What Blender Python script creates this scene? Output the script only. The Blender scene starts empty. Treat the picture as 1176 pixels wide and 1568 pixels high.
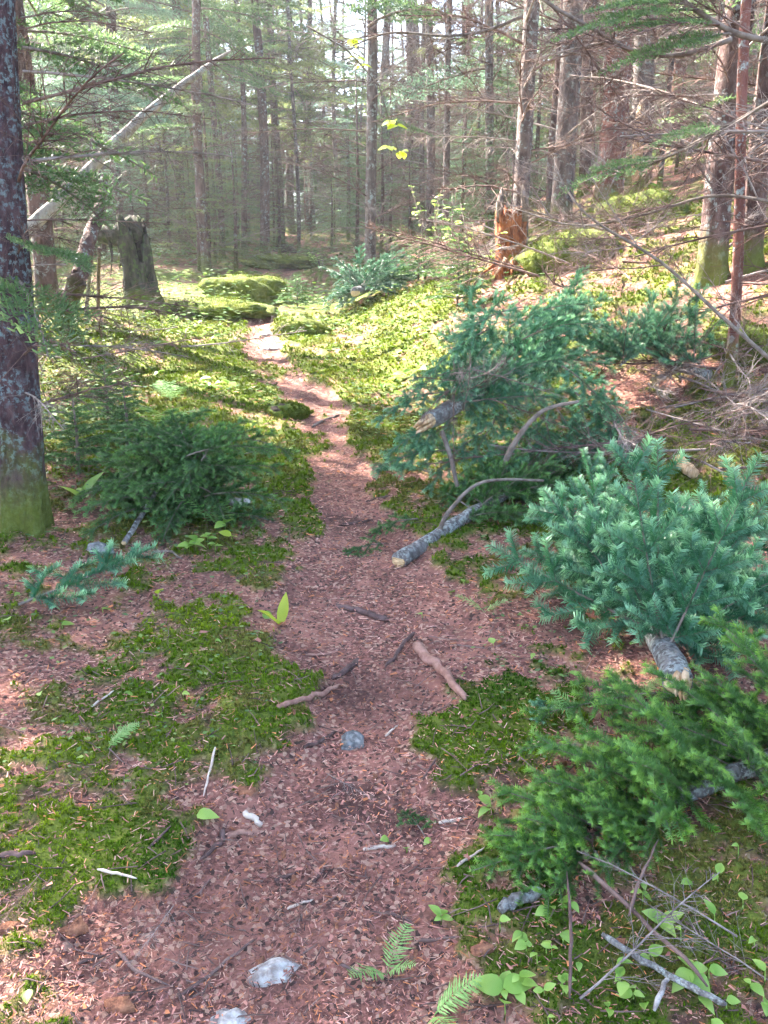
import bpy, math, random
import numpy as np
from mathutils import Vector, Matrix

# ------------------------------------------------------------------ camera, sky, sun, exposure
SC = bpy.context.scene
COL = SC.collection
CAM_Z, PITCH, VFOV = 1.55, math.radians(14.0), math.radians(60.0)
cam_d = bpy.data.cameras.new("camera")
cam = bpy.data.objects.new("camera", cam_d)
COL.objects.link(cam)
cam.location = (0, 0, CAM_Z)
cam.rotation_euler = (math.pi / 2 - PITCH, 0, 0)
cam_d.sensor_fit = 'VERTICAL'
cam_d.angle = VFOV
cam_d.clip_start = 0.05
cam_d.clip_end = 500
SC.camera = cam

SUN_EL, SUN_AZ = math.radians(46.0), math.radians(-50.0)   # azimuth from the view direction, negative = left
world = bpy.data.worlds.new("World")
SC.world = world
world.use_nodes = True
wn = world.node_tree.nodes
sky = wn.new('ShaderNodeTexSky')
sky.sky_type = 'NISHITA'
sky.sun_disc = False
sky.sun_elevation = SUN_EL
sky.sun_rotation = SUN_AZ
sky.dust_density = 2.0
wn['Background'].inputs['Strength'].default_value = 0.11
world.node_tree.links.new(sky.outputs[0], wn['Background'].inputs['Color'])
sun_d = bpy.data.lights.new("sun", 'SUN')
sun_d.energy = 5.0
sun_d.angle = math.radians(0.6)
sun_d.color = (1.0, 0.93, 0.80)
sun = bpy.data.objects.new("sun", sun_d)
COL.objects.link(sun)
TO_SUN = Vector((math.sin(SUN_AZ) * math.cos(SUN_EL), math.cos(SUN_AZ) * math.cos(SUN_EL), math.sin(SUN_EL)))
sun.rotation_euler = TO_SUN.to_track_quat('Z', 'Y').to_euler()
SC.view_settings.view_transform = 'Standard'
SC.view_settings.look = 'None'
SC.view_settings.gamma = 1.0
SC.view_settings.exposure = 3.65
SC.view_settings.use_curve_mapping = False
cy = SC.cycles
cy.max_bounces = 5
cy.diffuse_bounces = 3
cy.glossy_bounces = 1
cy.transmission_bounces = 3
cy.volume_bounces = 0
cy.transparent_max_bounces = 4
cy.use_denoising = True
cy.use_adaptive_sampling = True
cy.adaptive_threshold = 0.03
cy.sample_clamp_indirect = 6.0
cy.caustics_reflective = False
cy.caustics_refractive = False

# ------------------------------------------------------------------ pixels and terrain
F = 784.0 / math.tan(VFOV / 2)
CP, SP = math.cos(PITCH), math.sin(PITCH)


def ray(px, py):
    a, b = (px - 588.0) / F, (784.0 - py) / F
    return (a, CP + b * SP, -SP + b * CP)


def hash2(ix, iy, seed):
    n = (ix.astype(np.int64) * 374761393 + iy.astype(np.int64) * 668265263 + seed * 1274126177) & 0xFFFFFFFF
    n = ((n ^ (n >> 13)) * 1274126177) & 0xFFFFFFFF
    n = (n ^ (n >> 16)) & 0xFFFFFFFF
    return n / 4294967295.0


def vnoise(x, y, seed=0):
    ix, iy = np.floor(x), np.floor(y)
    fx, fy = x - ix, y - iy
    fx, fy = fx * fx * (3 - 2 * fx), fy * fy * (3 - 2 * fy)
    a, b = hash2(ix, iy, seed), hash2(ix + 1, iy, seed)
    c, d = hash2(ix, iy + 1, seed), hash2(ix + 1, iy + 1, seed)
    return (a + (b - a) * fx) * (1 - fy) + (c + (d - c) * fx) * fy


def fbm(x, y, freq, octv=3, seed=0):
    t, amp, s = 0.0, 0.5, 0.0
    for o in range(octv):
        t = t + amp * vnoise(x * freq, y * freq, seed + o * 17)
        s += amp
        amp *= 0.5
        freq *= 2.03
    return t / s


def sstep(a, b, x):
    t = np.clip((x - a) / (b - a), 0, 1)
    return t * t * (3 - 2 * t)


PX_Y = np.array([0.0, 2, 4, 6, 8, 11, 14, 18, 24, 34, 60])
PX_X = np.array([0.0, 0.0, -0.1, -0.55, -1.0, -1.55, -1.75, -1.7, -0.9, 1.0, 6.0])


def base_h(x, y):
    yy = np.clip(y, -20, 60)
    h = 0.105 * np.minimum(yy, 40) + 0.02 * np.maximum(yy - 40, 0)
    xr = np.maximum(0, x - (np.interp(yy, PX_Y, PX_X) + 0.95))
    h = h + sstep(2.8, 7.5, yy) * 0.40 * xr / (1 + 0.035 * xr)
    xl = np.maximum(0, -x - 1.0)
    h = h + 0.05 * np.minimum(xl, 6) * sstep(0, 3, yy)
    big = (fbm(x, y, 0.45, 3, 3) - 0.5)
    h = h + big * (0.10 + 0.30 * sstep(5, 14, np.abs(y) + np.abs(x)))
    return h


def march(px, py, hf, far=90.0):
    d = ray(px, py)
    t0, t1 = 0.6, None
    ts = np.linspace(0.6, far, 3000)
    z = CAM_Z + d[2] * ts
    g = hf(d[0] * ts, d[1] * ts)
    k = np.nonzero(z < g)[0]
    if len(k) == 0:
        t = 30.0
        return d[0] * t, d[1] * t
    k = k[0]
    a, b = ts[max(k - 1, 0)], ts[k]
    for _ in range(18):
        m = 0.5 * (a + b)
        if CAM_Z + d[2] * m < float(hf(np.array([d[0] * m]), np.array([d[1] * m]))[0]):
            b = m
        else:
            a = m
    return d[0] * b, d[1] * b


# the trail, edges read off along its length
TRAIL = [(1568, 60, 800), (1440, 200, 730), (1320, 330, 690), (1200, 425, 665), (1100, 450, 665), (1000, 455, 700),
         (920, 430, 720), (860, 455, 665), (790, 485, 590), (710, 468, 556), (650, 458, 536), (600, 425, 520),
         (560, 375, 445), (520, 370, 425), (485, 376, 420), (445, 412, 442), (405, 442, 470)]
tr = []
for yy_, l_, r_ in TRAIL:
    a_ = march(l_, yy_, base_h)
    b_ = march(r_, yy_, base_h)
    tr.append(((a_[0] + b_[0]) / 2, (a_[1] + b_[1]) / 2, abs(b_[0] - a_[0]) / 2))
tr.insert(0, (tr[0][0], -4.0, tr[0][2]))
tr = np.array(tr)


def trail_d(x, y):
    """distance to the trail's middle over its half width"""
    best = np.full(np.shape(x), 9.0)
    for i in range(len(tr) - 1):
        ax, ay, aw = tr[i]
        bx, by, bw = tr[i + 1]
        dx, dy = bx - ax, by - ay
        L = dx * dx + dy * dy + 1e-9
        t = np.clip(((x - ax) * dx + (y - ay) * dy) / L, 0, 1)
        d = np.hypot(x - ax - t * dx, y - ay - t * dy) / (aw + (bw - aw) * t)
        best = np.minimum(best, d)
    return best


def path_mask(x, y):
    d = trail_d(x, y) + (fbm(x, y, 3.0, 3, 11) - 0.5) * 1.1 + (fbm(x, y, 11.0, 2, 15) - 0.5) * 0.5
    return (1 - sstep(0.55, 1.2, d)) * (1 - 0.55 * sstep(3.6, 6.5, np.hypot(x, y)) * sstep(0.40, 0.62, fbm(x, y, 2.5, 3, 13)))


def bump_at(x, y, px, py, r):
    c = BUMP_C[(px, py)]
    return np.exp(-((x - c[0]) ** 2 + (y - c[1]) ** 2) / (r * r))


BUMP_C = {k: march(k[0], k[1], base_h) for k in [(390, 1110), (760, 1090), (300, 1010), (120, 1330), (1050, 1430), (700, 1140)]}
HOLES = {k: march(k[0], k[1], base_h) for k in [(885, 1180)]}


def moss_mask(x, y):
    n = fbm(x, y, 1.9, 3, 23) * 0.34 + fbm(x, y, 6.5, 2, 29) * 0.33 + fbm(x, y, 19.0, 2, 31) * 0.33
    dist = np.hypot(x, y)
    m = n - 0.005 + 0.14 * sstep(3.0, 6.0, dist) - 0.10 * sstep(11, 18, dist) - (0.55 - 0.16 * sstep(3.3, 5.5, dist)) * path_mask(x, y)
    for k, r, a in (((390, 1110), .22, .25), ((760, 1090), .30, .32), ((300, 1010), .35, .16), ((120, 1330), .25, .2),
                    ((1050, 1430), .35, .15), ((700, 1140), .15, .25)):
        m = m + a * bump_at(x, y, k[0], k[1], r)
    m = m - 0.11 * sstep(1.2, 2.6, x - np.interp(y, PX_Y, PX_X)) * sstep(3.5, 6.5, y)
    return sstep(0.46, 0.62, m)


def height(x, y):
    x, y = np.asarray(x, float), np.asarray(y, float)
    pm, mm = path_mask(x, y), moss_mask(x, y)
    h = base_h(x, y) - 0.030 * pm
    lump = fbm(x, y, 9.0, 3, 41)
    h = h + mm * (0.002 + 0.036 * lump ** 1.5) + (1 - mm) * (1 - pm) * 0.03 * (fbm(x, y, 5.0, 3, 47) - 0.5)
    h = h + 0.010 * (fbm(x, y, 24.0, 2, 53) - 0.5) + 0.02 * pm * (fbm(x, y, 3.5, 2, 59) - 0.5)
    h = h + 0.05 * bump_at(x, y, 390, 1110, .2)
    return h


def graded(fine0, fine1, step, lo, hi, grow=1.045):
    a = list(np.arange(fine0, fine1, step))
    s, v = step, a[-1]
    while v < hi:
        s *= grow
        v += s
        a.append(v)
    s, v, pre = step, a[0], []
    while v > lo:
        s *= grow
        v -= s
        pre.append(v)
    return np.array(pre[::-1] + a)


gx = graded(-1.9, 1.9, 0.016, -70, 70)
gy = graded(1.4, 4.6, 0.016, -30, 120, 1.022)
GX, GY = np.meshgrid(gx, gy)
vx, vy = GX.ravel(), GY.ravel()
vz = height(vx, vy)
GZ = vz.reshape(len(gy), len(gx))


def hgrid(x, y):
    """height of the ground mesh itself"""
    i = np.clip(np.searchsorted(gx, x) - 1, 0, len(gx) - 2)
    j = np.clip(np.searchsorted(gy, y) - 1, 0, len(gy) - 2)
    fx = np.clip((x - gx[i]) / (gx[i + 1] - gx[i]), 0, 1)
    fy = np.clip((y - gy[j]) / (gy[j + 1] - gy[j]), 0, 1)
    return (GZ[j, i] * (1 - fx) + GZ[j, i + 1] * fx) * (1 - fy) + (GZ[j + 1, i] * (1 - fx) + GZ[j + 1, i + 1] * fx) * fy


def hz(x, y):
    return float(hgrid(np.array([x]), np.array([y]))[0])


def P(px, py, dz=0.0):
    """ground point seen at a pixel of the photograph"""
    x, y = march(px, py, hgrid)
    return Vector((x, y, hz(x, y) + dz))


def A(px, py, dist):
    """point seen at a pixel, dist metres ahead"""
    d = ray(px, py)
    t = dist / d[1]
    return Vector((d[0] * t, dist, CAM_Z + d[2] * t))


# ------------------------------------------------------------------ mesh helpers
class MB:
    """collects vertices, faces and a per-vertex tint; builds ONE mesh"""

    def __init__(self):
        self.V, self.Q, self.T, self.C, self.n = [], [], [], [], 0

    def add(self, v, quads=None, tris=None, tint=0.5):
        v = np.asarray(v, float).reshape(-1, 3)
        if quads is not None and len(quads):
            self.Q.append(np.asarray(quads, np.int64) + self.n)
        if tris is not None and len(tris):
            self.T.append(np.asarray(tris, np.int64) + self.n)
        self.V.append(v)
        self.C.append(np.broadcast_to(np.asarray(tint, float), (len(v),)) if np.ndim(tint) < 2 else tint)
        self.n += len(v)

    def mesh(self, name, mat, smooth=False, color=None):
        me = bpy.data.meshes.new(name)
        V = np.concatenate(self.V)
        Q = np.concatenate(self.Q) if self.Q else np.zeros((0, 4), np.int64)
        T = np.concatenate(self.T) if self.T else np.zeros((0, 3), np.int64)
        me.vertices.add(len(V))
        me.vertices.foreach_set('co', V.astype(np.float32).ravel())
        me.loops.add(len(Q) * 4 + len(T) * 3)
        me.loops.foreach_set('vertex_index', np.concatenate([Q.ravel(), T.ravel()]).astype(np.int32))
        me.polygons.add(len(Q) + len(T))
        ls = np.concatenate([np.arange(len(Q)) * 4, len(Q) * 4 + np.arange(len(T)) * 3]).astype(np.int32)
        me.polygons.foreach_set('loop_start', ls)
        if smooth:
            me.polygons.foreach_set('use_smooth', np.ones(len(ls), bool))
        me.update(calc_edges=True)
        if color is not None:
            at = me.attributes.new('col', 'FLOAT_COLOR', 'POINT')
            at.data.foreach_set('color', np.c_[color, np.ones(len(V))].astype(np.float32).ravel())
        else:
            at = me.attributes.new('tint', 'FLOAT', 'POINT')
            at.data.foreach_set('value', np.concatenate(self.C).astype(np.float32))
        me.materials.append(mat)
        return me

    def tube(self, pts, radii, sides=5, cap=True, tint=0.5, rough=0.0, seed=0):
        pts = np.asarray([tuple(p) for p in pts], float)
        n = len(pts)
        radii = np.broadcast_to(np.asarray(radii, float), (n,))
        tan = np.gradient(pts, axis=0)
        tan /= np.linalg.norm(tan, axis=1)[:, None] + 1e-12
        ref = np.array([0, 0, 1.0]) if abs(tan[0][2]) < 0.85 else np.array([0, 1.0, 0])
        a = np.arange(sides) * 2 * math.pi / sides
        rg = np.random.default_rng(seed)
        vs = []
        for i in range(n):
            s = np.cross(tan[i], ref)
            s /= np.linalg.norm(s) + 1e-12
            u = np.cross(s, tan[i])
            rr = radii[i] * (1 + (rg.random(sides) - 0.5) * rough)
            vs.append(pts[i] + rr[:, None] * (np.cos(a)[:, None] * s + np.sin(a)[:, None] * u))
        v = np.concatenate(vs)
        i, j = np.meshgrid(np.arange(n - 1), np.arange(sides), indexing='ij')
        q = np.stack([i * sides + j, i * sides + (j + 1) % sides, (i + 1) * sides + (j + 1) % sides, (i + 1) * sides + j], -1).reshape(-1, 4)
        t = []
        if cap:
            v = np.vstack([v, pts[0], pts[-1]])
            for k in range(sides):
                t.append((n * sides, (k + 1) % sides, k))
                t.append((n * sides + 1, (n - 1) * sides + k, (n - 1) * sides + (k + 1) % sides))
        self.add(v, q, t, tint)


def tag(o, label, cat, group=None, kind=None):
    if label:
        o['label'] = label
    if cat:
        o['category'] = cat
    if group:
        o['group'] = group
    if kind:
        o['kind'] = kind
    return o


def thing(name, label, cat, loc, group=None):
    o = bpy.data.objects.new(name, None)
    COL.objects.link(o)
    o.location = loc
    o.empty_display_size = 0.1
    return tag(o, label, cat, group)


def child(name, me, parent=None, M=None):
    o = bpy.data.objects.new(name, me)
    COL.objects.link(o)
    if parent is not None:
        o.parent = parent
    if M is not None:
        o.matrix_basis = M
    return o


def frame(loc, x, up, scale=1.0):
    """matrix with local X along x and local Z near up"""
    X = Vector(x).normalized()
    Y = Vector(up).cross(X)
    if Y.length < 1e-4:
        Y = Vector((0.3, 1, 0.1)).cross(X)
    Y.normalize()
    Z = X.cross(Y)
    if np.ndim(scale) == 0:
        scale = (scale,) * 3
    m = Matrix((X * scale[0], Y * scale[1], Z * scale[2])).transposed().to_4x4()
    m.translation = Vector(loc)
    return m


# ------------------------------------------------------------------ materials
def new_mat(name):
    m = bpy.data.materials.new(name)
    m.use_nodes = True
    nt = m.node_tree
    b = nt.nodes['Principled BSDF']
    return m, nt, b


def N(nt, typ, **kw):
    n = nt.nodes.new(typ)
    for k, v in kw.items():
        setattr(n, k, v)
    return n


def mix(nt, fac, a, b):
    n = N(nt, 'ShaderNodeMix', data_type='RGBA')
    for sock, val in ((n.inputs[0], fac), (n.inputs[6], a), (n.inputs[7], b)):
        if isinstance(val, bpy.types.NodeSocket):
            nt.links.new(val, sock)
        elif isinstance(val, (int, float)):
            sock.default_value = val
        else:
            sock.default_value = (*val, 1)
    return n.outputs[2]


def ramp(nt, sock, lo, hi):
    n = N(nt, 'ShaderNodeMapRange')
    n.interpolation_type = 'SMOOTHSTEP'
    nt.links.new(sock, n.inputs[0])
    n.inputs[1].default_value, n.inputs[2].default_value = lo, hi
    return n.outputs[0]


def noise(nt, coord, scale, detail=3, rough=0.55):
    n = N(nt, 'ShaderNodeTexNoise')
    n.inputs['Scale'].default_value = scale
    n.inputs['Detail'].default_value = detail
    n.inputs['Roughness'].default_value = rough
    if coord is not None:
        nt.links.new(coord, n.inputs['Vector'])
    return n.outputs['Fac']


def bump(nt, b, h, strength, dist):
    n = N(nt, 'ShaderNodeBump')
    n.inputs['Strength'].default_value = strength
    n.inputs['Distance'].default_value = dist
    nt.links.new(h, n.inputs['Height'])
    nt.links.new(n.outputs[0], b.inputs['Normal'])


def scaled(nt, coord, s):
    n = N(nt, 'ShaderNodeMapping')
    n.inputs['Scale'].default_value = s
    nt.links.new(coord, n.inputs['Vector'])
    return n.outputs[0]


def mat_foliage(name, dark, light, tip, trans=0.25, rough=0.45, back=None, spec=0.4):
    m, nt, b = new_mat(name)
    at = N(nt, 'ShaderNodeAttribute', attribute_name='tint')
    oi = N(nt, 'ShaderNodeObjectInfo')
    c = mix(nt, oi.outputs['Random'], dark, light)
    c = mix(nt, ramp(nt, at.outputs['Fac'], 0.35, 1.0), c, tip)
    if back:
        g = N(nt, 'ShaderNodeNewGeometry')
        k = N(nt, 'ShaderNodeMath', operation='MULTIPLY')
        nt.links.new(g.outputs['Backfacing'], k.inputs[0])
        k.inputs[1].default_value = 0.4
        c = mix(nt, k.outputs[0], c, back)
    nt.links.new(c, b.inputs['Base Color'])
    b.inputs['Roughness'].default_value = rough
    b.inputs['Specular IOR Level'].default_value = spec
    if trans > 0:
        t = N(nt, 'ShaderNodeBsdfTranslucent')
        hs = N(nt, 'ShaderNodeHueSaturation')
        hs.inputs['Value'].default_value = 1.5
        hs.inputs['Hue'].default_value = 0.485
        nt.links.new(c, hs.inputs['Color'])
        nt.links.new(hs.outputs[0], t.inputs['Color'])
        ms = N(nt, 'ShaderNodeMixShader')
        ms.inputs[0].default_value = trans
        nt.links.new(b.outputs[0], ms.inputs[1])
        nt.links.new(t.outputs[0], ms.inputs[2])
        nt.links.new(ms.outputs[0], nt.nodes['Material Output'].inputs['Surface'])
    return m


def mat_bark(name, c1, c2, lichen, lich_amt, moss_h=0.0, scale=1.0, red=None):
    m, nt, b = new_mat(name)
    tc = N(nt, 'ShaderNodeTexCoord').outputs['Object']
    oi = N(nt, 'ShaderNodeObjectInfo')
    add = N(nt, 'ShaderNodeVectorMath', operation='ADD')
    nt.links.new(tc, add.inputs[0])
    nt.links.new(oi.outputs['Random'], add.inputs[1])
    co = add.outputs[0]
    n1 = noise(nt, scaled(nt, co, (14 * scale, 14 * scale, 5 * scale)), 1.0, 5, 0.65)
    n2 = noise(nt, co, 3.5 * scale, 4, 0.6)
    n3 = noise(nt, co, 17 * scale, 4, 0.7)
    c = mix(nt, ramp(nt, n1, 0.3, 0.7), c1, c2)
    if red:
        c = mix(nt, ramp(nt, n2, 0.5, 0.75), c, red)
    lm = N(nt, 'ShaderNodeMath', operation='MULTIPLY')
    nt.links.new(ramp(nt, n3, 0.60 - 0.12 * lich_amt, 0.68 - 0.1 * lich_amt), lm.inputs[0])
    nt.links.new(ramp(nt, n2, 0.35, 0.6), lm.inputs[1])
    c = mix(nt, lm.outputs[0], c, lichen)
    if moss_h > 0:
        sx = N(nt, 'ShaderNodeSeparateXYZ')
        nt.links.new(tc, sx.inputs[0])
        ms = N(nt, 'ShaderNodeMath', operation='MULTIPLY_ADD')
        nt.links.new(n2, ms.inputs[0])
        ms.inputs[1].default_value = -moss_h * 1.6
        nt.links.new(sx.outputs[2], ms.inputs[2])
        mr = N(nt, 'ShaderNodeMapRange')
        nt.links.new(ms.outputs[0], mr.inputs[0])
        mr.inputs[1].default_value, mr.inputs[2].default_value = -moss_h * 0.55, moss_h * 0.15
        mr.inputs[3].default_value, mr.inputs[4].default_value = 0.9, 0.0
        c = mix(nt, mr.outputs[0], c, mix(nt, n3, (0.06, 0.085, 0.012), (0.17, 0.19, 0.03)))
    nt.links.new(c, b.inputs['Base Color'])
    b.inputs['Roughness'].default_value = 0.9
    b.inputs['Specular IOR Level'].default_value = 0.2
    bump(nt, b, n1, 1.0, 0.045)
    return m


def mat_simple(name, c1, c2, scale=20, rough=0.85, bstr=0.5, bdist=0.01, stretch=(1, 1, 1), spec=0.25):
    m, nt, b = new_mat(name)
    tc = N(nt, 'ShaderNodeTexCoord').outputs['Object']
    n1 = noise(nt, scaled(nt, tc, stretch), scale, 5, 0.6)
    nt.links.new(mix(nt, ramp(nt, n1, 0.3, 0.7), c1, c2), b.inputs['Base Color'])
    b.inputs['Roughness'].default_value = rough
    b.inputs['Specular IOR Level'].default_value = spec
    bump(nt, b, n1, bstr, bdist)
    return m


def mat_attr(name, rough=0.85, spec=0.25, trans=0.0):
    m, nt, b = new_mat(name)
    at = N(nt, 'ShaderNodeAttribute', attribute_name='col')
    nt.links.new(at.outputs['Color'], b.inputs['Base Color'])
    b.inputs['Roughness'].default_value = rough
    b.inputs['Specular IOR Level'].default_value = spec
    if trans:
        t = N(nt, 'ShaderNodeBsdfTranslucent')
        nt.links.new(at.outputs['Color'], t.inputs['Color'])
        ms = N(nt, 'ShaderNodeMixShader')
        ms.inputs[0].default_value = trans
        nt.links.new(b.outputs[0], ms.inputs[1])
        nt.links.new(t.outputs[0], ms.inputs[2])
        nt.links.new(ms.outputs[0], nt.nodes['Material Output'].inputs['Surface'])
    return m


LICHEN = (0.34, 0.40, 0.40)
M_BARK = mat_bark("fir_bark", (0.055, 0.030, 0.030), (0.15, 0.092, 0.085), (0.26, 0.29, 0.29), 0.6, 0.45)
M_BARK_BIG = mat_bark("lichened_bark", (0.040, 0.022, 0.028), (0.11, 0.065, 0.072), (0.17, 0.22, 0.24), 0.9, 0.5, 2.4)
M_BARK_GREY = mat_bark("grey_bark", (0.062, 0.044, 0.044), (0.16, 0.118, 0.112), (0.26, 0.29, 0.29), 0.7, 0.4)
M_BARK_RED = mat_bark("red_bark", (0.10, 0.035, 0.030), (0.22, 0.095, 0.08), LICHEN, 0.6, 0.4, red=(0.22, 0.09, 0.07))
M_STEM = mat_bark("cut_stem_bark", (0.10, 0.085, 0.085), (0.27, 0.25, 0.25), (0.42, 0.44, 0.43), 1.1, 0, 3.0)
M_LOG_PALE = mat_bark("pale_dead_wood", (0.17, 0.14, 0.135), (0.38, 0.33, 0.31), LICHEN, 0.5, 0)
M_OLD = mat_bark("old_stump_wood", (0.018, 0.016, 0.015), (0.075, 0.062, 0.055), (0.07, 0.10, 0.035), 1.0, 0.3)
M_ROT = mat_simple("rotten_wood", (0.10, 0.030, 0.014), (0.36, 0.12, 0.045), 5, 0.95, 1.0, 0.04, (4, 4, 1.6))
M_CUT = mat_simple("cut_wood", (0.34, 0.20, 0.09), (0.62, 0.45, 0.28), 40, 0.8, 0.4, 0.004, (1, 1, 6))
M_SPLIT = mat_simple("split_wood", (0.36, 0.20, 0.10), (0.64, 0.46, 0.31), 9, 0.8, 0.5, 0.01, (6, 6, 1))
M_TWIG = mat_simple("dead_twig", (0.060, 0.033, 0.030), (0.21, 0.135, 0.120), 9, 0.9, 0.2, 0.002)
M_TWIG_GREY = mat_simple("grey_dead_twig", (0.12, 0.09, 0.085), (0.31, 0.25, 0.235), 9, 0.9, 0.2, 0.002)
M_LIMB = mat_simple("limb_bark", (0.10, 0.075, 0.065), (0.22, 0.175, 0.155), 25, 0.9, 0.5, 0.004)
M_ROOT = mat_simple("root_bark", (0.20, 0.095, 0.075), (0.34, 0.19, 0.155), 30, 0.85, 0.6, 0.006, (1, 1, 1))
M_STICK_DK = mat_simple("dark_stick", (0.055, 0.03, 0.028), (0.14, 0.085, 0.08), 30, 0.85, 0.5, 0.005)
M_STICK_PALE = mat_simple("pale_stick", (0.38, 0.28, 0.24), (0.58, 0.48, 0.42), 30, 0.85, 0.5, 0.004)
M_CHIP = mat_simple("bark_chip", (0.13, 0.052, 0.034), (0.33, 0.145, 0.085), 45, 0.95, 1.0, 0.012)
M_STONE = mat_simple("grey_stone", (0.06, 0.06, 0.065), (0.25, 0.245, 0.25), 40, 0.7, 0.5, 0.006)
M_QUARTZ = mat_simple("white_stone", (0.13, 0.10, 0.095), (0.50, 0.47, 0.46), 26, 0.6, 0.5, 0.006)
M_MOSSROCK = mat_simple("moss_on_rock", (0.05, 0.075, 0.010), (0.14, 0.16, 0.025), 9, 0.95, 1.0, 0.04)
M_SOIL = mat_simple("dark_soil", (0.03, 0.022, 0.018), (0.09, 0.06, 0.05), 15, 0.95, 1.0, 0.03)

M_NEAR_BLUE = mat_foliage("fir_needles_blue_green", (0.024, 0.112, 0.048), (0.050, 0.165, 0.078), (0.27, 0.50, 0.27), 0.22, 0.38, (0.11, 0.24, 0.18))
M_NEAR_BLUEDARK = mat_foliage("fir_needles_dull_blue_green", (0.020, 0.075, 0.040), (0.036, 0.105, 0.058), (0.12, 0.24, 0.15), 0.2, 0.45, (0.08, 0.14, 0.11))
M_NEAR_GREEN = mat_foliage("fir_needles_green", (0.032, 0.115, 0.012), (0.058, 0.165, 0.020), (0.24, 0.44, 0.055), 0.22, 0.38, (0.10, 0.19, 0.08))
M_NEAR_DARK = mat_foliage("fir_needles_dark", (0.018, 0.070, 0.012), (0.036, 0.105, 0.020), (0.15, 0.31, 0.08), 0.22, 0.38, (0.07, 0.13, 0.06))
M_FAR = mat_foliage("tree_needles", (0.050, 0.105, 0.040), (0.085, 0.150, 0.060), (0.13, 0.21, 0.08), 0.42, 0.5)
M_FAR_Y = mat_foliage("yellow_green_needles", (0.09, 0.14, 0.035), (0.16, 0.20, 0.06), (0.22, 0.26, 0.09), 0.45, 0.5)  # lighter, yellower needle colour used on some of the firs
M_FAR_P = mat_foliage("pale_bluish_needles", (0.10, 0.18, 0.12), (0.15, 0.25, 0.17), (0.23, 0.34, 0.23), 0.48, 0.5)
M_LEAF = mat_foliage("broad_leaf", (0.13, 0.26, 0.035), (0.26, 0.40, 0.08), (0.36, 0.48, 0.14), 0.35, 0.4)
M_LEAF_Y = mat_foliage("yellow_green_leaf", (0.28, 0.38, 0.03), (0.38, 0.46, 0.05), (0.42, 0.50, 0.08), 0.5, 0.4)
M_FERN = mat_foliage("fern_green", (0.12, 0.26, 0.07), (0.18, 0.34, 0.10), (0.25, 0.40, 0.14), 0.35, 0.5)
M_DEADLEAF = mat_foliage("withered_leaf", (0.18, 0.07, 0.035), (0.28, 0.12, 0.06), (0.33, 0.15, 0.08), 0.2, 0.6)
M_LITTER = mat_attr("litter", 0.8, 0.3)
M_MOSS = mat_attr("moss", 0.8, 0.15, 0.25)
M_COVER = mat_attr("ground_cover_leaves", 0.5, 0.35, 0.3)

# ground material: litter and moss by where they grow
gm, nt, b = new_mat("forest_floor")
gtc = N(nt, 'ShaderNodeTexCoord').outputs['Object']
am = N(nt, 'ShaderNodeAttribute', attribute_name='moss').outputs['Fac']
ap = N(nt, 'ShaderNodeAttribute', attribute_name='trail').outputs['Fac']
vor = N(nt, 'ShaderNodeTexVoronoi')
vor.inputs['Scale'].default_value = 95
nt.links.new(gtc, vor.inputs['Vector'])
nf = noise(nt, gtc, 60, 5, 0.75)
nm = noise(nt, gtc, 5, 4, 0.6)
cl = mix(nt, ramp(nt, nf, 0.3, 0.7), (0.070, 0.030, 0.026), (0.30, 0.128, 0.103))
cl = mix(nt, ramp(nt, nm, 0.42, 0.7), cl, (0.32, 0.142, 0.112))
sepc = N(nt, 'ShaderNodeSeparateColor')
nt.links.new(vor.outputs['Color'], sepc.inputs[0])
cl = mix(nt, ramp(nt, sepc.outputs[0], 0.78, 0.95), cl, (0.42, 0.25, 0.19))
cl = mix(nt, ramp(nt, sepc.outputs[1], 0.80, 0.95), cl, (0.06, 0.035, 0.03))
cl = mix(nt, ramp(nt, noise(nt, gtc, 2.3, 5, 0.65), 0.50, 0.72), cl, (0.075, 0.036, 0.032))
cm = mix(nt, ramp(nt, nf, 0.3, 0.75), (0.035, 0.055, 0.008), (0.13, 0.16, 0.022))
cm = mix(nt, ramp(nt, nm, 0.45, 0.75), cm, (0.15, 0.17, 0.025))
nt.links.new(mix(nt, am, cl, cm), b.inputs['Base Color'])
b.inputs['Roughness'].default_value = 0.92
b.inputs['Specular IOR Level'].default_value = 0.2
bump(nt, b, nf, 0.8, 0.012)
M_GROUND = gm

# ------------------------------------------------------------------ ground
mb = MB()
nx_, ny_ = len(gx), len(gy)
ii, jj = np.meshgrid(np.arange(ny_ - 1), np.arange(nx_ - 1), indexing='ij')
q = np.stack([ii * nx_ + jj, ii * nx_ + jj + 1, (ii + 1) * nx_ + jj + 1, (ii + 1) * nx_ + jj], -1).reshape(-1, 4)
mb.add(np.c_[vx, vy, vz], q)
gme = mb.mesh("forest_floor", M_GROUND, smooth=True)
for nm_, arr in (('moss', moss_mask(vx, vy)), ('trail', path_mask(vx, vy))):
    at = gme.attributes.new(nm_, 'FLOAT', 'POINT')
    at.data.foreach_set('value', arr.astype(np.float32))
ground = child("ground", gme)
ground['kind'] = 'structure'
ground['label'] = 'forest floor with reddish needle litter trail and green moss'

RG = np.random.default_rng(7)


def scatter(n, r0, r1, ang=0.80):
    """points thinning out with distance from the start of the trail"""
    r = r0 * (r1 / r0) ** RG.random(n)
    a = (RG.random(n) * 2 - 1) * ang
    return r * np.sin(a), r * np.cos(a), r


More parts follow.
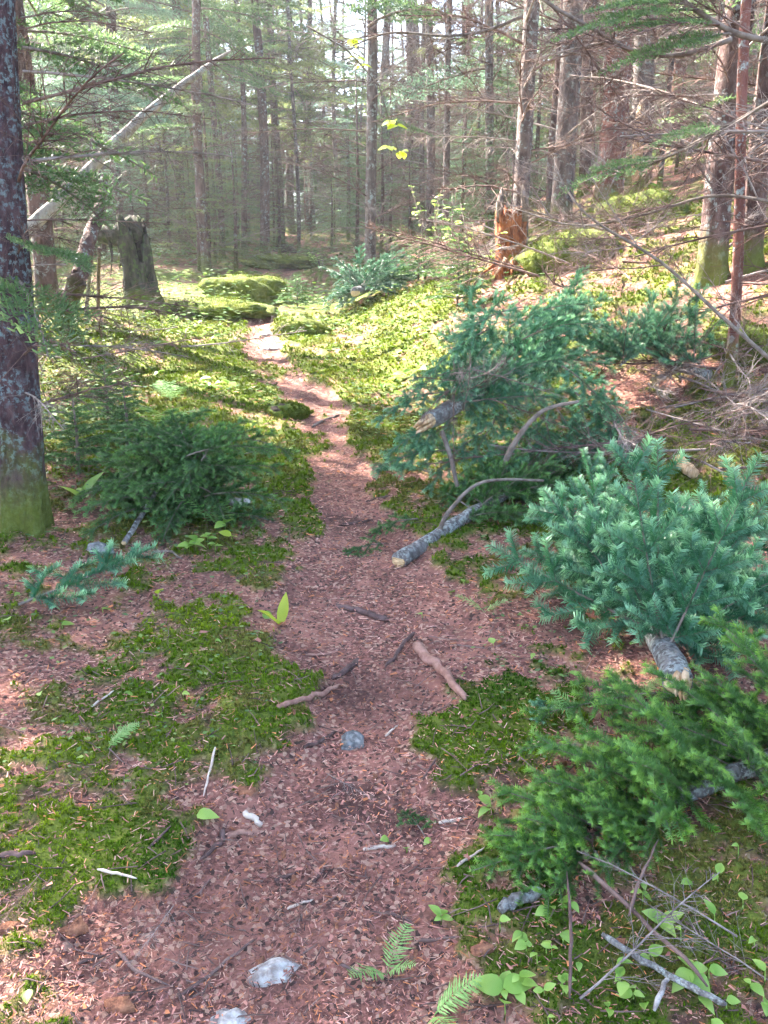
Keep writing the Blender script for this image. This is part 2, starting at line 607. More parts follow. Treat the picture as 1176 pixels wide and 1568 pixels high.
def slivers(n, r0, r1, keep, palette, lmin, lmax, wid, power=0.75, lift=0.006):
    x, y, r = scatter(n, r0, r1)
    k = keep(x, y)
    x, y, r = x[k], y[k], r[k]
    n = len(x)
    z = height(x, y)
    s = (r / 2.0) ** power
    L = (lmin + (lmax - lmin) * RG.random(n) ** 2) * s * 0.5
    W = wid * s * (0.6 + 0.8 * RG.random(n)) * 0.5
    th = RG.random(n) * math.pi * 2
    d = np.c_[np.cos(th), np.sin(th), (RG.random(n) - 0.5) * 0.5]
    e = np.c_[-np.sin(th), np.cos(th), (RG.random(n) - 0.5) * 0.8]
    c = np.c_[x, y, z + lift + 0.006 * RG.random(n)]
    v = np.stack([c - d * L[:, None] - e * W[:, None], c + d * L[:, None] - e * W[:, None] * 0.6,
                  c + d * L[:, None] + e * W[:, None] * 0.6 + [0, 0, 0.001], c - d * L[:, None] + e * W[:, None]], 1).reshape(-1, 3)
    f = np.arange(n * 4).reshape(-1, 4)
    pal = np.array(palette)
    col = pal[RG.integers(0, len(pal), n)] * (0.7 + 0.6 * RG.random((n, 1))) * (0.36 + 1.35 * fbm(x, y, 2.2, 4, 61))[:, None]
    return v, f, np.repeat(col, 4, axis=0)


LIT = [(0.32, 0.135, 0.108), (0.37, 0.16, 0.122), (0.24, 0.095, 0.08), (0.12, 0.058, 0.053), (0.045, 0.026, 0.025), (0.44, 0.25, 0.20), (0.40, 0.14, 0.06), (0.28, 0.128, 0.115)]
m = MB()
v, f, c1 = slivers(135000, 1.2, 9.0, lambda x, y: RG.random(len(x)) > 0.70 * moss_mask(x, y), LIT, 0.006, 0.026, 0.0024)
m.add(v, f)
v, f, c2 = slivers(3300, 1.2, 9.0, lambda x, y: RG.random(len(x)) > 0.8 * moss_mask(x, y), LIT[6:7] + LIT[:3], 0.006, 0.022, 0.009, 0.6, 0.008)
m.add(v, f)
o = child("needle_litter", m.mesh("needle_litter", M_LITTER, color=np.vstack([c1, c2])))
tag(o, 'reddish brown fallen needles and chips strewn over the trail', 'litter', None, 'stuff')

# moss shoots
x, y, r = scatter(240000, 1.15, 11.0)
k = RG.random(len(x)) < 0.95 * moss_mask(x, y) ** 1.3
x, y, r = x[k], y[k], r[k]
n = len(x)
z = height(x, y)
s = (r / 2.0) ** 0.8
patch = fbm(x, y, 2.2, 2, 77)[:, None]
gcol = np.array([0.020, 0.080, 0.002]) * (1 - patch) + np.array([0.19, 0.25, 0.008]) * patch
species = sstep(0.52, 0.6, fbm(x, y, 3.7, 3, 83))[:, None]
gcol = gcol * (1 - species) + np.array([0.15, 0.135, 0.03]) * species
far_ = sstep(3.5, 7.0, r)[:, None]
gcol = gcol * (1 - far_) + (0.5 * gcol + 0.5 * np.array([0.13, 0.165, 0.018])) * far_  # sunlit yellow-green of the farther moss put into its colour
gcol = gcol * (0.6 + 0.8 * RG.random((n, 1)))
tv, tc_ = [], []
for kk in range(5):
    th = RG.random(n) * 6.283
    el = 0.35 + RG.random(n) * 0.9
    L = (0.005 + 0.010 * RG.random(n)) * s
    d = np.c_[np.cos(th) * np.cos(el), np.sin(th) * np.cos(el), np.sin(el)] * L[:, None]
    e = np.c_[-np.sin(th), np.cos(th), np.zeros(n)] * (0.0024 * s)[:, None]
    p = np.c_[x, y, z - 0.002]
    tv.append(np.stack([p - e, p + e, p + d], 1).reshape(-1, 3))
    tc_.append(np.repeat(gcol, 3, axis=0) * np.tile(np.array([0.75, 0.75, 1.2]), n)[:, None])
m = MB()
tv = np.concatenate(tv)
m.add(tv, None, np.arange(len(tv)).reshape(-1, 3))
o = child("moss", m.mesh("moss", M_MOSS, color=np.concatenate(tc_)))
tag(o, 'soft green moss cushions growing beside the trail', 'moss', None, 'stuff')

# small leaved ground cover on the banks farther up
x, y, r = scatter(90000, 2.2, 40.0, 0.75)
d_ = trail_d(x, y)
cov = fbm(x, y, 0.9, 3, 91) + 0.10 * sstep(5, 8, r) + 0.06 * sstep(9, 14, r) - 0.16 * sstep(1.9, 3.2, x - np.interp(y, PX_Y, PX_X))
k = (d_ > 1.15) & (cov > 0.50) & (RG.random(len(x)) < (0.10 + 0.9 * sstep(3.6, 6.0, r)))
x, y, r = x[k], y[k], r[k]
n = len(x)
z = height(x, y)
s = (r / 6.0) ** 0.9
th = RG.random(n) * 6.283
L = (0.02 + 0.028 * RG.random(n)) * s
hgt = 0.02 + (0.09 + 0.012 * r) * RG.random(n) ** 2
dd = np.c_[np.cos(th), np.sin(th), 0.5 * (RG.random(n) - 0.35)]
ee = np.c_[-np.sin(th), np.cos(th), 0.5 * (RG.random(n) - 0.5)]
p = np.c_[x, y, z + hgt]
Lc = L[:, None]
v = np.stack([p - dd * Lc * 0.5, p - ee * Lc * 0.33, p + dd * Lc * 0.55, p + ee * Lc * 0.33], 1).reshape(-1, 3)
pal = np.array([(0.085, 0.16, 0.035), (0.12, 0.20, 0.045), (0.065, 0.13, 0.04), (0.18, 0.24, 0.06)])
gc = pal[RG.integers(0, 4, n)] * (0.75 + 0.5 * RG.random((n, 1)))
m = MB()
m.add(v, np.arange(n * 4).reshape(-1, 4))
o = child("ground_cover", m.mesh("ground_cover", M_COVER, color=np.repeat(gc, 4, axis=0)))
tag(o, 'low small-leaved green plants carpeting the banks beside the trail', 'ground cover', None, 'stuff')

# loose twigs too small and many to name singly
m = MB()
x, y, r = scatter(1700, 1.4, 12.0)
for i in range(len(x)):
    L = (0.03 + 0.10 * RG.random() ** 2) * (r[i] / 2.2) ** 0.6
    th = RG.random() * 6.283
    a_ = np.array([x[i], y[i]])
    dv = np.array([math.cos(th), math.sin(th)]) * L
    pts = []
    for t in (0, 0.5, 1):
        w = a_ + dv * (t - 0.5) + (RG.random(2) - 0.5) * L * 0.12
        pts.append((w[0], w[1], 0))
    pts = np.array(pts)
    pts[:, 2] = height(pts[:, 0], pts[:, 1]) + 0.006 + 0.008 * RG.random()
    m.tube(pts, [0.0022, 0.0018, 0.001], 3, False, tint=RG.random())
o = child("twig_litter", m.mesh("twig_litter", M_TWIG))
tag(o, 'countless short dry twigs scattered over the forest floor', 'twigs', None, 'stuff')

# ------------------------------------------------------------------ fir branches and dead branches (shared meshes)
def polyl(p, d, L, n, rg, droop=0.0, wob=0.05, lift=0.0):
    pts = [np.array(p, float)]
    d = np.array(d, float)
    d /= np.linalg.norm(d)
    for i in range(n):
        pts.append(pts[-1] + d * L / n)
        d = d + np.array([0, 0, -droop + lift * i / n]) / n + (rg.random(3) - 0.5) * wob
        d /= np.linalg.norm(d)
    return np.array(pts)


def frond(L, rg, spacing=0.05, ang=0.9, side=0.5, droop=0.25, sub=True, zj=0.25, tipmin=0.06):
    """flat fir branch along +X: list of (points, radius, order)"""
    main = polyl((0, 0, 0), (1, 0, 0.12), L, 7, rg, droop, 0.06)
    out = [(main, 0.006 * L / 0.6, 0)]
    cum = np.linspace(0, 1, len(main))
    t = 0.10
    sgn = 1
    while t < 0.97:
        p = np.array([np.interp(t, cum, main[:, k]) for k in range(3)])
        i = min(int(t * 7), 6)
        tg = main[i + 1] - main[i]
        tg /= np.linalg.norm(tg)
        for sg in (1, -1):
            if rg.random() < 0.06:
                continue
            a = ang * (0.85 + 0.3 * rg.random()) * (1 - 0.3 * t)
            sl = max(tipmin, L * side * (1 - t) ** 0.8 * (0.75 + 0.4 * rg.random()) * min(1, 0.45 + t * 3))
            lat = np.cross([0, 0, 1], tg)
            lat /= np.linalg.norm(lat)
            d = tg * math.cos(a) + lat * sg * math.sin(a) + np.array([0, 0, (rg.random() - 0.4) * zj])
            s = polyl(p, d, sl, 3, rg, droop * 0.5, 0.10)
            out.append((s, 0.0022, 1))
            if sub and sl > 0.13:
                u = 0.28
                while u < 0.95:
                    pp = np.array([np.interp(u, np.linspace(0, 1, 4), s[:, k]) for k in range(3)])
                    dn = d / np.linalg.norm(d)
                    for sg2 in (1, -1):
                        if rg.random() < 0.15:
                            continue
                        lat2 = np.cross([0, 0, 1], dn)
                        lat2 /= np.linalg.norm(lat2)
                        a2 = ang * (0.8 + 0.3 * rg.random())
                        d2 = dn * math.cos(a2) + lat2 * sg2 * math.sin(a2) + np.array([0, 0, (rg.random() - 0.35) * zj])
                        sl2 = max(0.065, sl * 0.45 * (1 - u * 0.7) * (0.7 + 0.5 * rg.random()))
                        out.append((polyl(pp, d2, sl2, 2, rg, 0.1, 0.08), 0.0015, 2))
                    u += spacing * 0.8 / sl * (0.8 + 0.4 * rg.random())
        t += spacing / L * (0.8 + 0.4 * rg.random())
    return out


def needles_mesh(name, fr, mat, gap, nl, nw, rg, spread=2.3, start=0.0):
    Pp, Tt, Cc = [], [], []
    for pts, r_, order in fr:
        seg = np.linalg.norm(np.diff(pts, axis=0), axis=1)
        cum = np.r_[0, np.cumsum(seg)]
        a0 = cum[-1] * (0.25 if order == 0 else start)
        n = max(2, int((cum[-1] - a0) / gap))
        s = a0 + (cum[-1] - a0) * (np.arange(n) + rg.random(n)) / n
        p = np.stack([np.interp(s, cum, pts[:, k]) for k in range(3)], 1)
        i = np.clip(np.searchsorted(cum, s) - 1, 0, len(seg) - 1)
        t = (np.diff(pts, axis=0) / seg[:, None])[i]
        Pp.append(p)
        Tt.append(t)
        Cc.append((s / cum[-1]) ** 2.0 * (0.85 if order else 0.5))
    p, t, c = np.concatenate(Pp), np.concatenate(Tt), np.concatenate(Cc)
    n = len(p)
    up = np.array([0, 0, 1.0]) + (rg.random((n, 3)) - 0.5) * 0.15
    sd = np.cross(t, up)
    sd /= np.linalg.norm(sd, axis=1)[:, None] + 1e-9
    u = np.cross(sd, t)
    th = (rg.random(n) * 2 - 1) * spread
    rad = np.cos(th)[:, None] * u + np.sin(th)[:, None] * sd
    d = t * (0.35 + 0.4 * rg.random((n, 1))) + rad
    d /= np.linalg.norm(d, axis=1)[:, None]
    e = np.cross(d, rad)
    e = np.cross(t, rad)
    e /= np.linalg.norm(e, axis=1)[:, None] + 1e-9
    e = e * 0.6 + t * 0.8
    ln = nl * (0.75 + 0.45 * rg.random((n, 1)))
    v = np.stack([p - e * nw * 0.5, p + e * nw * 0.5, p + d * ln + e * nw * 0.25, p + d * ln - e * nw * 0.25], 1).reshape(-1, 3)
    m = MB()
    tint = np.clip(c[:, None] + 0.25 * rg.random((n, 1)) + np.array([0, 0, .12, .12]), 0, 1).ravel()
    m.add(v, np.arange(n * 4).reshape(-1, 4), None, tint)
    return m.mesh(name, mat)


def bark_mesh(name, fr, mat, sides=4, maxorder=2):
    m = MB()
    for pts, r_, order in fr:
        if order > maxorder:
            continue
        m.tube(pts, np.linspace(r_, r_ * 0.35, len(pts)), sides if order == 0 else 3, False)
    return m.mesh(name, mat, smooth=True)


def make_variants(prefix, n, L, mat, gap, nl, nw, seed, maxorder=1, **kw):
    out = []
    for i in range(n):
        rg = np.random.default_rng(seed + i)
        fr = frond(L, rg, **kw)
        out.append((bark_mesh(prefix + "_bark", fr, M_LIMB, 5, maxorder), needles_mesh(prefix + "_needles", fr, mat, gap, nl, nw, rg, 2.5)))
    return out


def remat(var, mat):
    out = []
    for a, b_ in var:
        c = b_.copy()
        c.materials.clear()
        c.materials.append(mat)
        out.append((a, c))
    return out


V_BLUE = make_variants("fir_branch", 6, 0.55, M_NEAR_BLUE, 0.00075, 0.025, 0.0030, 100, side=0.48, droop=0.0, zj=0.45, spacing=0.125, tipmin=0.11)
V_GREEN = make_variants("fir_branch_flat", 6, 0.55, M_NEAR_GREEN, 0.00075, 0.023, 0.0028, 200, side=0.46, droop=0.25, zj=0.30, spacing=0.115, tipmin=0.10)
V_MID = make_variants("fir_branch_drooping", 6, 0.6, M_NEAR_BLUE, 0.0012, 0.024, 0.0042, 300, side=0.44, droop=0.75, zj=0.3, spacing=0.12, tipmin=0.10)
V_DARK = remat(V_MID, M_NEAR_DARK)
V_BLUEDARK = remat(V_MID, M_NEAR_BLUEDARK)
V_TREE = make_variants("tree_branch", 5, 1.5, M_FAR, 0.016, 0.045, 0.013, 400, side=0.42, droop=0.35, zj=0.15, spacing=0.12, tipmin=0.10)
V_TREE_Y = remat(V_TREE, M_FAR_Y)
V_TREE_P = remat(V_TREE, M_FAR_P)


def dead_frond(L, rg, n_side=14, droop=0.35, order=2):
    main = polyl((0, 0, 0), (1, 0, 0.25), L, 9, rg, droop, 0.16)
    out = [(main, 0.0095 * L / 1.4, 0)]
    for k in range(n_side):
        t = 0.12 + 0.85 * rg.random()
        p = np.array([np.interp(t, np.linspace(0, 1, 10), main[:, j]) for j in range(3)])
        i = min(int(t * 9), 8)
        tg = main[i + 1] - main[i]
        tg /= np.linalg.norm(tg)
        a = 0.5 + 0.6 * rg.random()
        rd = rg.random(3) - 0.5
        rd -= tg * rd.dot(tg)
        rd /= np.linalg.norm(rd)
        rd[2] *= 0.6
        sl = L * (0.12 + 0.38 * rg.random()) * (1.05 - t)
        s = polyl(p, tg * math.cos(a) + rd * math.sin(a), sl, 5, rg, 0.35, 0.28)
        out.append((s, 0.0042, 1))
        if order > 1:
            for q_ in range(rg.integers(2, 6)):
                u = 0.2 + 0.75 * rg.random()
                pp = np.array([np.interp(u, np.linspace(0, 1, 6), s[:, j]) for j in range(3)])
                rd2 = rg.random(3) - 0.5
                dd_ = (s[-1] - s[0]) / (np.linalg.norm(s[-1] - s[0]) + 1e-9)
                out.append((polyl(pp, dd_ * 0.6 + rd2 * 1.3, sl * (0.2 + 0.35 * rg.random()), 3, rg, 0.3, 0.3), 0.0022, 2))
    return out


V_DEAD = []
for i in range(8):
    rg = np.random.default_rng(500 + i)
    V_DEAD.append(bark_mesh("dead_branch", dead_frond(1.7, rg, 46 if i % 2 else 32), M_TWIG if i % 3 else M_TWIG_GREY, 5, 2))

# crowns for tall trees: many branch sprays in one mesh
V_CROWN = []
for cidx in range(3):
    rg = np.random.default_rng(600 + cidx)
    m = MB()
    H = 7.0
    for k in range(80):
        t = (k + rg.random()) / 80
        zc = H * t
        Lb = (1.75 * (1 - t) ** 0.8 + 0.15) * (0.75 + 0.4 * rg.random())
        fr = frond(Lb, rg, spacing=0.26, side=0.45, droop=0.45, sub=False, zj=0.2, tipmin=0.15)
        az = rg.random() * 6.283
        ca, sa = math.cos(az), math.sin(az)
        for pts, r_, order in fr:
            nseg = max(2, int(np.linalg.norm(pts[-1] - pts[0]) / 0.035))
            s = rg.random(nseg)
            pp = np.stack([np.interp(s, np.linspace(0, 1, len(pts)), pts[:, j]) for j in range(3)], 1)
            tg = (pts[-1] - pts[0]) / (np.linalg.norm(pts[-1] - pts[0]) + 1e-9)
            rd = rg.random((nseg, 3)) - 0.5
            rd[:, 2] = rd[:, 2] * 0.5
            d = tg * 0.6 + rd * 1.5
            d /= np.linalg.norm(d, axis=1)[:, None]
            ln = 0.07 + 0.06 * rg.random((nseg, 1))
            e = np.cross(d, [0, 0, 1.0]) * 0.013
            v = np.stack([pp - e, pp + e, pp + d * ln], 1).reshape(-1, 3)
            w = np.c_[v[:, 0] * ca - v[:, 1] * sa, v[:, 0] * sa + v[:, 1] * ca, v[:, 2] + zc]
            m.add(w, None, np.arange(len(w)).reshape(-1, 3), np.repeat(rg.random(nseg) * 0.7, 3))
    V_CROWN.append(m.mesh("fir_crown", M_FAR))


def add_branch(parent, var, M, name="branch"):
    bk, nd = var
    o = child(name, bk, parent, M)
    child("needles", nd, o)
    return o


# ------------------------------------------------------------------ standing trees
def trunk_mesh(H, r, rg, lean=(0, 0), sides=18, flare=0.5, taper=0.55, bend=0.16, mat=M_BARK, rings=None):
    rings = rings or (max(12, int(H * 3)) if sides < 28 else 170)
    zs = np.r_[np.linspace(-0.25, 0.6, 7), np.linspace(0.8, H, rings)]
    ph = rg.random() * 6.28
    nroot = rg.integers(3, 6)
    v = []
    a = np.arange(sides) * 2 * math.pi / sides
    for z in zs:
        t = max(z, 0) / H
        cx = lean[0] * z + bend * math.sin(t * 7 + ph) * t ** 0.5
        cy_ = lean[1] * z + bend * math.cos(t * 3.3 + ph) * t
        rr = r * (1 - taper * t) * np.ones(sides)
        fl = math.exp(-max(z, -0.1) / 0.13) * flare
        rr = rr * (1 + fl * (0.45 + 0.55 * np.cos(a * nroot + ph)))
        rr = rr * (1 + (rg.random(sides) - 0.5) * 0.08 + (fbm(a * 0 + np.cos(a) * 4 + ph, np.sin(a) * 4 + z * 3.0, 2.0, 3, 5) - 0.5) * 0.16)
        v.append(np.c_[cx + rr * np.cos(a), cy_ + rr * np.sin(a), np.full(sides, z)])
    n = len(zs)
    m = MB()
    i, j = np.meshgrid(np.arange(n - 1), np.arange(sides), indexing='ij')
    q = np.stack([i * sides + j, i * sides + (j + 1) % sides, (i + 1) * sides + (j + 1) % sides, (i + 1) * sides + j], -1).reshape(-1, 4)
    m.add(np.concatenate(v), q)
    return m.mesh("trunk", mat, smooth=True), (lambda z: Vector((lean[0] * z, lean[1] * z, z)))


TREES = []


def tree(name, label, base, r, H, seed, lean=(0, 0), mat=M_BARK, dead=(0, 0, 0, 1), live=(0, 0, 0, 1), crown=None, group=None,
         live_var=None, face=None, sides=18, flare=0.5):
    """dead/live: (count, from height, to height, length); face: azimuth range the branches keep to"""
    rg = np.random.default_rng(seed)
    T = thing(name, label, "tree", base, group)
    me, ax = trunk_mesh(H, r, rg, lean, sides, flare, mat=mat)
    child("trunk", me, T)
    for (cnt, z0, z1, Lb), kind in ((dead, 'd'), (live, 'l')):
        for k in range(cnt):
            z = z0 + (z1 - z0) * (k + rg.random()) / cnt
            az = rg.random() * 6.283 if face is None else face[0] + (face[1] - face[0]) * rg.random()
            sc_ = Lb * (0.6 + 0.7 * rg.random())
            el = (-0.25 + 0.5 * rg.random()) if kind == 'd' else (-0.25 + 0.35 * rg.random())
            d = Vector((math.cos(az) * math.cos(el), math.sin(az) * math.cos(el), math.sin(el)))
            upv = Vector((rg.random() - 0.5, rg.random() - 0.5, 1.6 if kind == 'l' else 0.9))
            p = ax(z) + Vector((math.cos(az), math.sin(az), 0)) * r * 0.5 * (1 - 0.5 * z / H)
            if kind == 'd':
                child("dead_branch", V_DEAD[rg.integers(0, 8)], T, frame(p, d, upv, sc_ / 1.7))
            else:
                add_branch(T, (live_var or V_TREE)[rg.integers(0, 5)], frame(p, d, upv, sc_ / 1.5), "live_branch")
    if crown is not None:
        z0, sc_ = crown
        c = child("crown", V_CROWN[rg.integers(0, 3)], T, Matrix.Translation(ax(z0)) @ Matrix.Rotation(rg.random() * 6.28, 4, 'Z') @ Matrix.Diagonal((sc_, sc_, sc_ * 1.1, 1)))
        c['kind'] = 'stuff'
    TREES.append((base[0], base[1]))
    return T


def tree_px(name, label, px, py, wpx, H, seed, dist=None, **kw):
    if dist is None:
        b_ = P(px, py)
    else:
        d = ray(px, py)
        x_, y_ = d[0] / d[1] * dist, dist
        b_ = Vector((x_, y_, hz(x_, y_)))
    r = 0.5 * wpx / F * (b_.y * CP + (CAM_Z - b_.z) * SP)
    return tree(name, label, b_ - Vector((0, 0, 0.03)), r, H, seed, **kw)


PI = math.pi
tree_px("fir_tree", "thick lichen-covered fir trunk at the left edge with mossy base", 36, 806, 70, 11, 1, lean=(0.066, 0.01), mat=M_BARK_BIG,
        dead=(26, 0.5, 3.4, 0.95), live=(5, 0.9, 2.2, 0.8), face=(-1.2, 1.5), crown=(5.0, 1.3), sides=56, flare=0.35)
tree_px("fir_tree", "dark fir trunk just behind the thick lichened trunk at left", 72, 480, 34, 12, 2, lean=(-0.01, 0), dead=(18, 0.8, 4.5, 1.0), live=(5, 2.6, 5, 1.3), crown=(5.5, 1.2))
tree_px("fir_tree", "slim straight fir trunk left of the trail bend, tallest of the far trunks there", 405, 395, 15, 13, 3, dead=(14, 2.0, 5.0, 0.9), live=(5, 3.8, 6, 1.2), crown=(6, 1.1))
tree_px("fir_tree", "thin pale fir trunk left of the slim straight trunk near the bend", 375, 392, 9, 11, 4, dead=(12, 1.5, 5.0, 0.9), live=(4, 4, 6, 1.2), crown=(6, 0.9))
tree_px("fir_tree", "dark narrow fir trunk directly above the trail bend", 446, 358, 13, 13, 5, dead=(12, 2.0, 5.0, 0.9), live=(4, 4, 6, 1.2), crown=(6.5, 1.0))
tree_px("fir_tree", "thin fir trunk just right of the dark narrow trunk above the bend", 474, 345, 8, 11, 6, dead=(10, 2.0, 5.0, 0.9), crown=(6.5, 1.0))
tree_px("fir_tree", "bushy fir left of the trail with pale green boughs over the old stump", 318, 420, 15, 12, 7, dead=(10, 1.0, 3, 0.9), live=(16, 2.3, 6.0, 1.5), crown=(5.5, 1.1))
tree_px("fir_tree", "slender fir with yellow-green moss on its foot right of the old stump", 340, 400, 10, 12, 8, dead=(12, 1.5, 4, 0.9), live=(8, 3.2, 5.5, 1.3), crown=(5.5, 1.0))
tree_px("fir_tree", "grey fir trunk standing behind the orange rotten stump", 795, 395, 25, 12, 10, lean=(-0.01, 0), mat=M_BARK_GREY, dead=(34, 0.6, 5.5, 1.8), crown=(6.5, 1.1), face=(2.0, 6.5))
tree_px("fir_tree", "pale lichened fir trunk right of the orange rotten stump", 856, 350, 33, 13, 11, lean=(-0.005, 0), mat=M_BARK_GREY, dead=(30, 0.8, 5.5, 1.8), crown=(6.5, 1.2))
tree_px("fir_tree", "reddish scaly fir trunk with mossy foot on the right bank", 928, 315, 42, 13, 12, lean=(0.01, 0), mat=M_BARK_RED, dead=(30, 0.8, 5.5, 1.8), crown=(6.5, 1.2))
tree_px("fir_tree", "thin fir trunk touching the pale lichened trunk on its left", 842, 345, 12, 11, 13, mat=M_BARK, dead=(8, 1.5, 5.5, 1.0), crown=(7, 0.8))
tree_px("fir_tree", "dark fir trunk behind the thin leaning pole at right", 1092, 430, 44, 12, 14, lean=(0.01, 0), mat=M_BARK, dead=(34, 0.6, 4.5, 1.6), crown=(6.0, 1.2), live=(3, 1.8, 3.0, 0.9))
tree_px("fir_tree", "dark fir trunk nearest the right edge of the picture", 1150, 410, 34, 12, 15, lean=(0.03, 0), dead=(26, 0.6, 4.5, 1.2), crown=(6.0, 1.2), live=(4, 1.2, 3.0, 0.9))
tree_px("fir_tree", "straight reddish fir trunk between the broken snag and the dark trunks at right", 1033, 250, 26, 13, 16, mat=M_BARK_RED, dead=(26, 1.0, 5.5, 1.8), crown=(6.5, 1.2))
tree_px("fir_tree", "dim fir trunk right of the trail top, behind the upturned root", 628, 310, 28, 12, 17, dead=(36, 0.6, 6.0, 1.9), crown=(6.5, 1.1))
tree_px("fir_tree", "pale thin fir trunk left of the dim trunk behind the upturned root", 592, 300, 15, 12, 18, mat=M_BARK_GREY, dead=(30, 0.8, 6.0, 1.9), crown=(7, 1.0))
tree_px("fir_tree", "dark thin fir trunk between the pale lichened and reddish scaly trunks", 893, 300, 18, 12, 19, dead=(26, 0.8, 5.0, 1.8), crown=(6.5, 1.0))
tree_px("fir_tree", "slight fir trunk left of the grey trunk behind the orange stump", 715, 330, 14, 12, 20, dead=(34, 0.6, 5.5, 1.9), crown=(7, 1.0))
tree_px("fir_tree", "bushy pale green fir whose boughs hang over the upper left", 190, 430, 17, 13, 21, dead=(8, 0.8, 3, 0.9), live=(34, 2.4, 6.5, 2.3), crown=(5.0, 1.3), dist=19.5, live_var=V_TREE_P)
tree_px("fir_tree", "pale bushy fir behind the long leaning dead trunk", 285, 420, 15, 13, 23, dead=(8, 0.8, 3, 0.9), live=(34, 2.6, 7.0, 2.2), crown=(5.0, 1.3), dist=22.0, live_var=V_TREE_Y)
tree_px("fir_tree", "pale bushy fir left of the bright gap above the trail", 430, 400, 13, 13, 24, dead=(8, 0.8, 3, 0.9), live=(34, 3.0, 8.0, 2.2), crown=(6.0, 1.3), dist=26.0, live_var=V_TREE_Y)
tree_px("fir_tree", "fir at the far left whose green boughs reach over the lichened trunk", -150, 700, 40, 12, 25, dead=(14, 0.6, 3, 1.2), live=(34, 1.6, 4.2, 1.6), crown=(5.0, 1.2), dist=6.4, face=(-0.5, 1.1))
tree_px("fir_tree", "thin bare pole tree standing in the brush at right", 1112, 590, 17, 6.5, 22, lean=(-0.008, 0.0), mat=M_BARK_RED, dead=(9, 0.5, 3.0, 0.8), flare=0.2, sides=12)

# background stand
MARKS = [(38, "the thick lichened trunk"), (225, "the tall dark stump"), (318, "the bushy fir by the stump"), (405, "the slim straight trunk at the bend"), (460, "the narrow trunks above the bend"),
         (565, "the upturned root"), (628, "the dim trunk behind the root"), (715, "the slight trunk left of the grey one"), (783, "the orange stump"), (856, "the pale lichened trunk"),
         (928, "the reddish scaly trunk"), (975, "the pale split snag"), (1033, "the straight reddish trunk"), (1100, "the dark trunk by the pole"), (1150, "the trunk at the right edge")]


def where(x_, y_):
    px = 588 + F * x_ / (y_ * CP)
    if not -20 < px < 1196:
        return None
    k = min(MARKS, key=lambda q_: abs(q_[0] - px))
    return ("left of " if px < k[0] else "right of ") + k[1]


rs = random.Random(5)
bg = 0
tries = 0
while bg < 200 and tries < 9000:
    tries += 1
    y_ = rs.uniform(13.5, 44)
    x_ = rs.uniform(-0.60 * y_ - 2, 0.60 * y_ + 2)
    if abs(x_ - np.interp(y_, PX_Y, PX_X)) < 1.3 or any(math.hypot(x_ - a, y_ - c) < 0.8 for a, c in TREES):
        continue
    # leave the gap that lets the sun onto the trail
    if -13 < x_ < -3.2 and 11 < y_ < 20:
        continue
    left = x_ < np.interp(y_, PX_Y, PX_X)
    r_ = rs.uniform(0.04, 0.10)
    ztop = 1.55 + 0.18 * y_
    bm_, bw_ = rs.choice([(M_BARK, "brown"), (M_BARK, "brown"), (M_BARK_GREY, "grey"), (M_BARK_RED, "reddish")])
    w_ = where(x_, y_)
    far_w = "middle-distance" if y_ < 22 else "distant" if y_ < 33 else "very distant"
    lab = f"{'thin' if r_ < 0.07 else 'stouter'} {bw_} {far_w} fir just {w_}" if w_ else f"{bw_} {far_w} fir just beyond the {'left' if left else 'right'} edge of the picture"
    tree("fir_tree", lab,
         (x_, y_, hz(x_, y_) - 0.05), r_, 13, 900 + bg, lean=(rs.uniform(-.03, .03), 0), mat=bm_,
         dead=(22 if left else 30, 0.5, ztop + 0.5, 1.5), live=((10 if left else 4), ztop * 0.45, ztop + 1.5, 1.8), crown=(rs.uniform(0.80, 1.2) * ztop, 0.9 + 0.3 * rs.random()) if rs.random() < 0.24 else None, sides=10,
         live_var=rs.choice([V_TREE_Y, V_TREE, V_TREE_P]),
         group="far trees left of the trail" if left else "far trees up the right bank")
    bg += 1

# firs added out of view so their crowns shade the start of the trail
for k, (x_, y_) in enumerate([(-5.2, 6.2), (-4.3, 4.4), (-6.2, 7.2), (-3.4, 3.4), (-6.8, 8.6), (-4.6, 9.6), (-7.5, 5.0), (-8.6, 10.4), (-5.0, 3.2), (-9.5, 7.0), (-3.6, 1.0),
                              (4.4, 2.5), (6.0, 5.5), (5.2, 8.6), (3.5, -2.5), (-2.5, -3.0), (0.8, -4.5), (8.2, 8.4)]):
    tree("fir_tree", "tall out-of-view fir added so its crown shades the start of the trail", (x_, y_, hz(x_, y_) - 0.05), 0.12, 13, 1200 + k,
         dead=(10, 0.8, 4.5, 1.1), live=(6, 3.0, 6, 1.5), crown=(4.6 + (k % 3) * 0.5, 1.35), sides=12, group="out-of-view firs added to shade the start of the trail")

for k, (x_, y_) in enumerate([(3.3, 4.9), (3.7, 6.3), (3.9, 7.9), (4.6, 9.6)]):
    tree("fir_tree", "dead-branched fir just outside the right edge whose twigs reach in", (x_, y_, hz(x_, y_) - 0.05), 0.11, 12, 1300 + k,
         dead=(15, 0.4, 3.6, 1.7), crown=(6.5, 1.0), sides=12, face=(2.2, 4.2), group="twiggy firs outside the right edge")

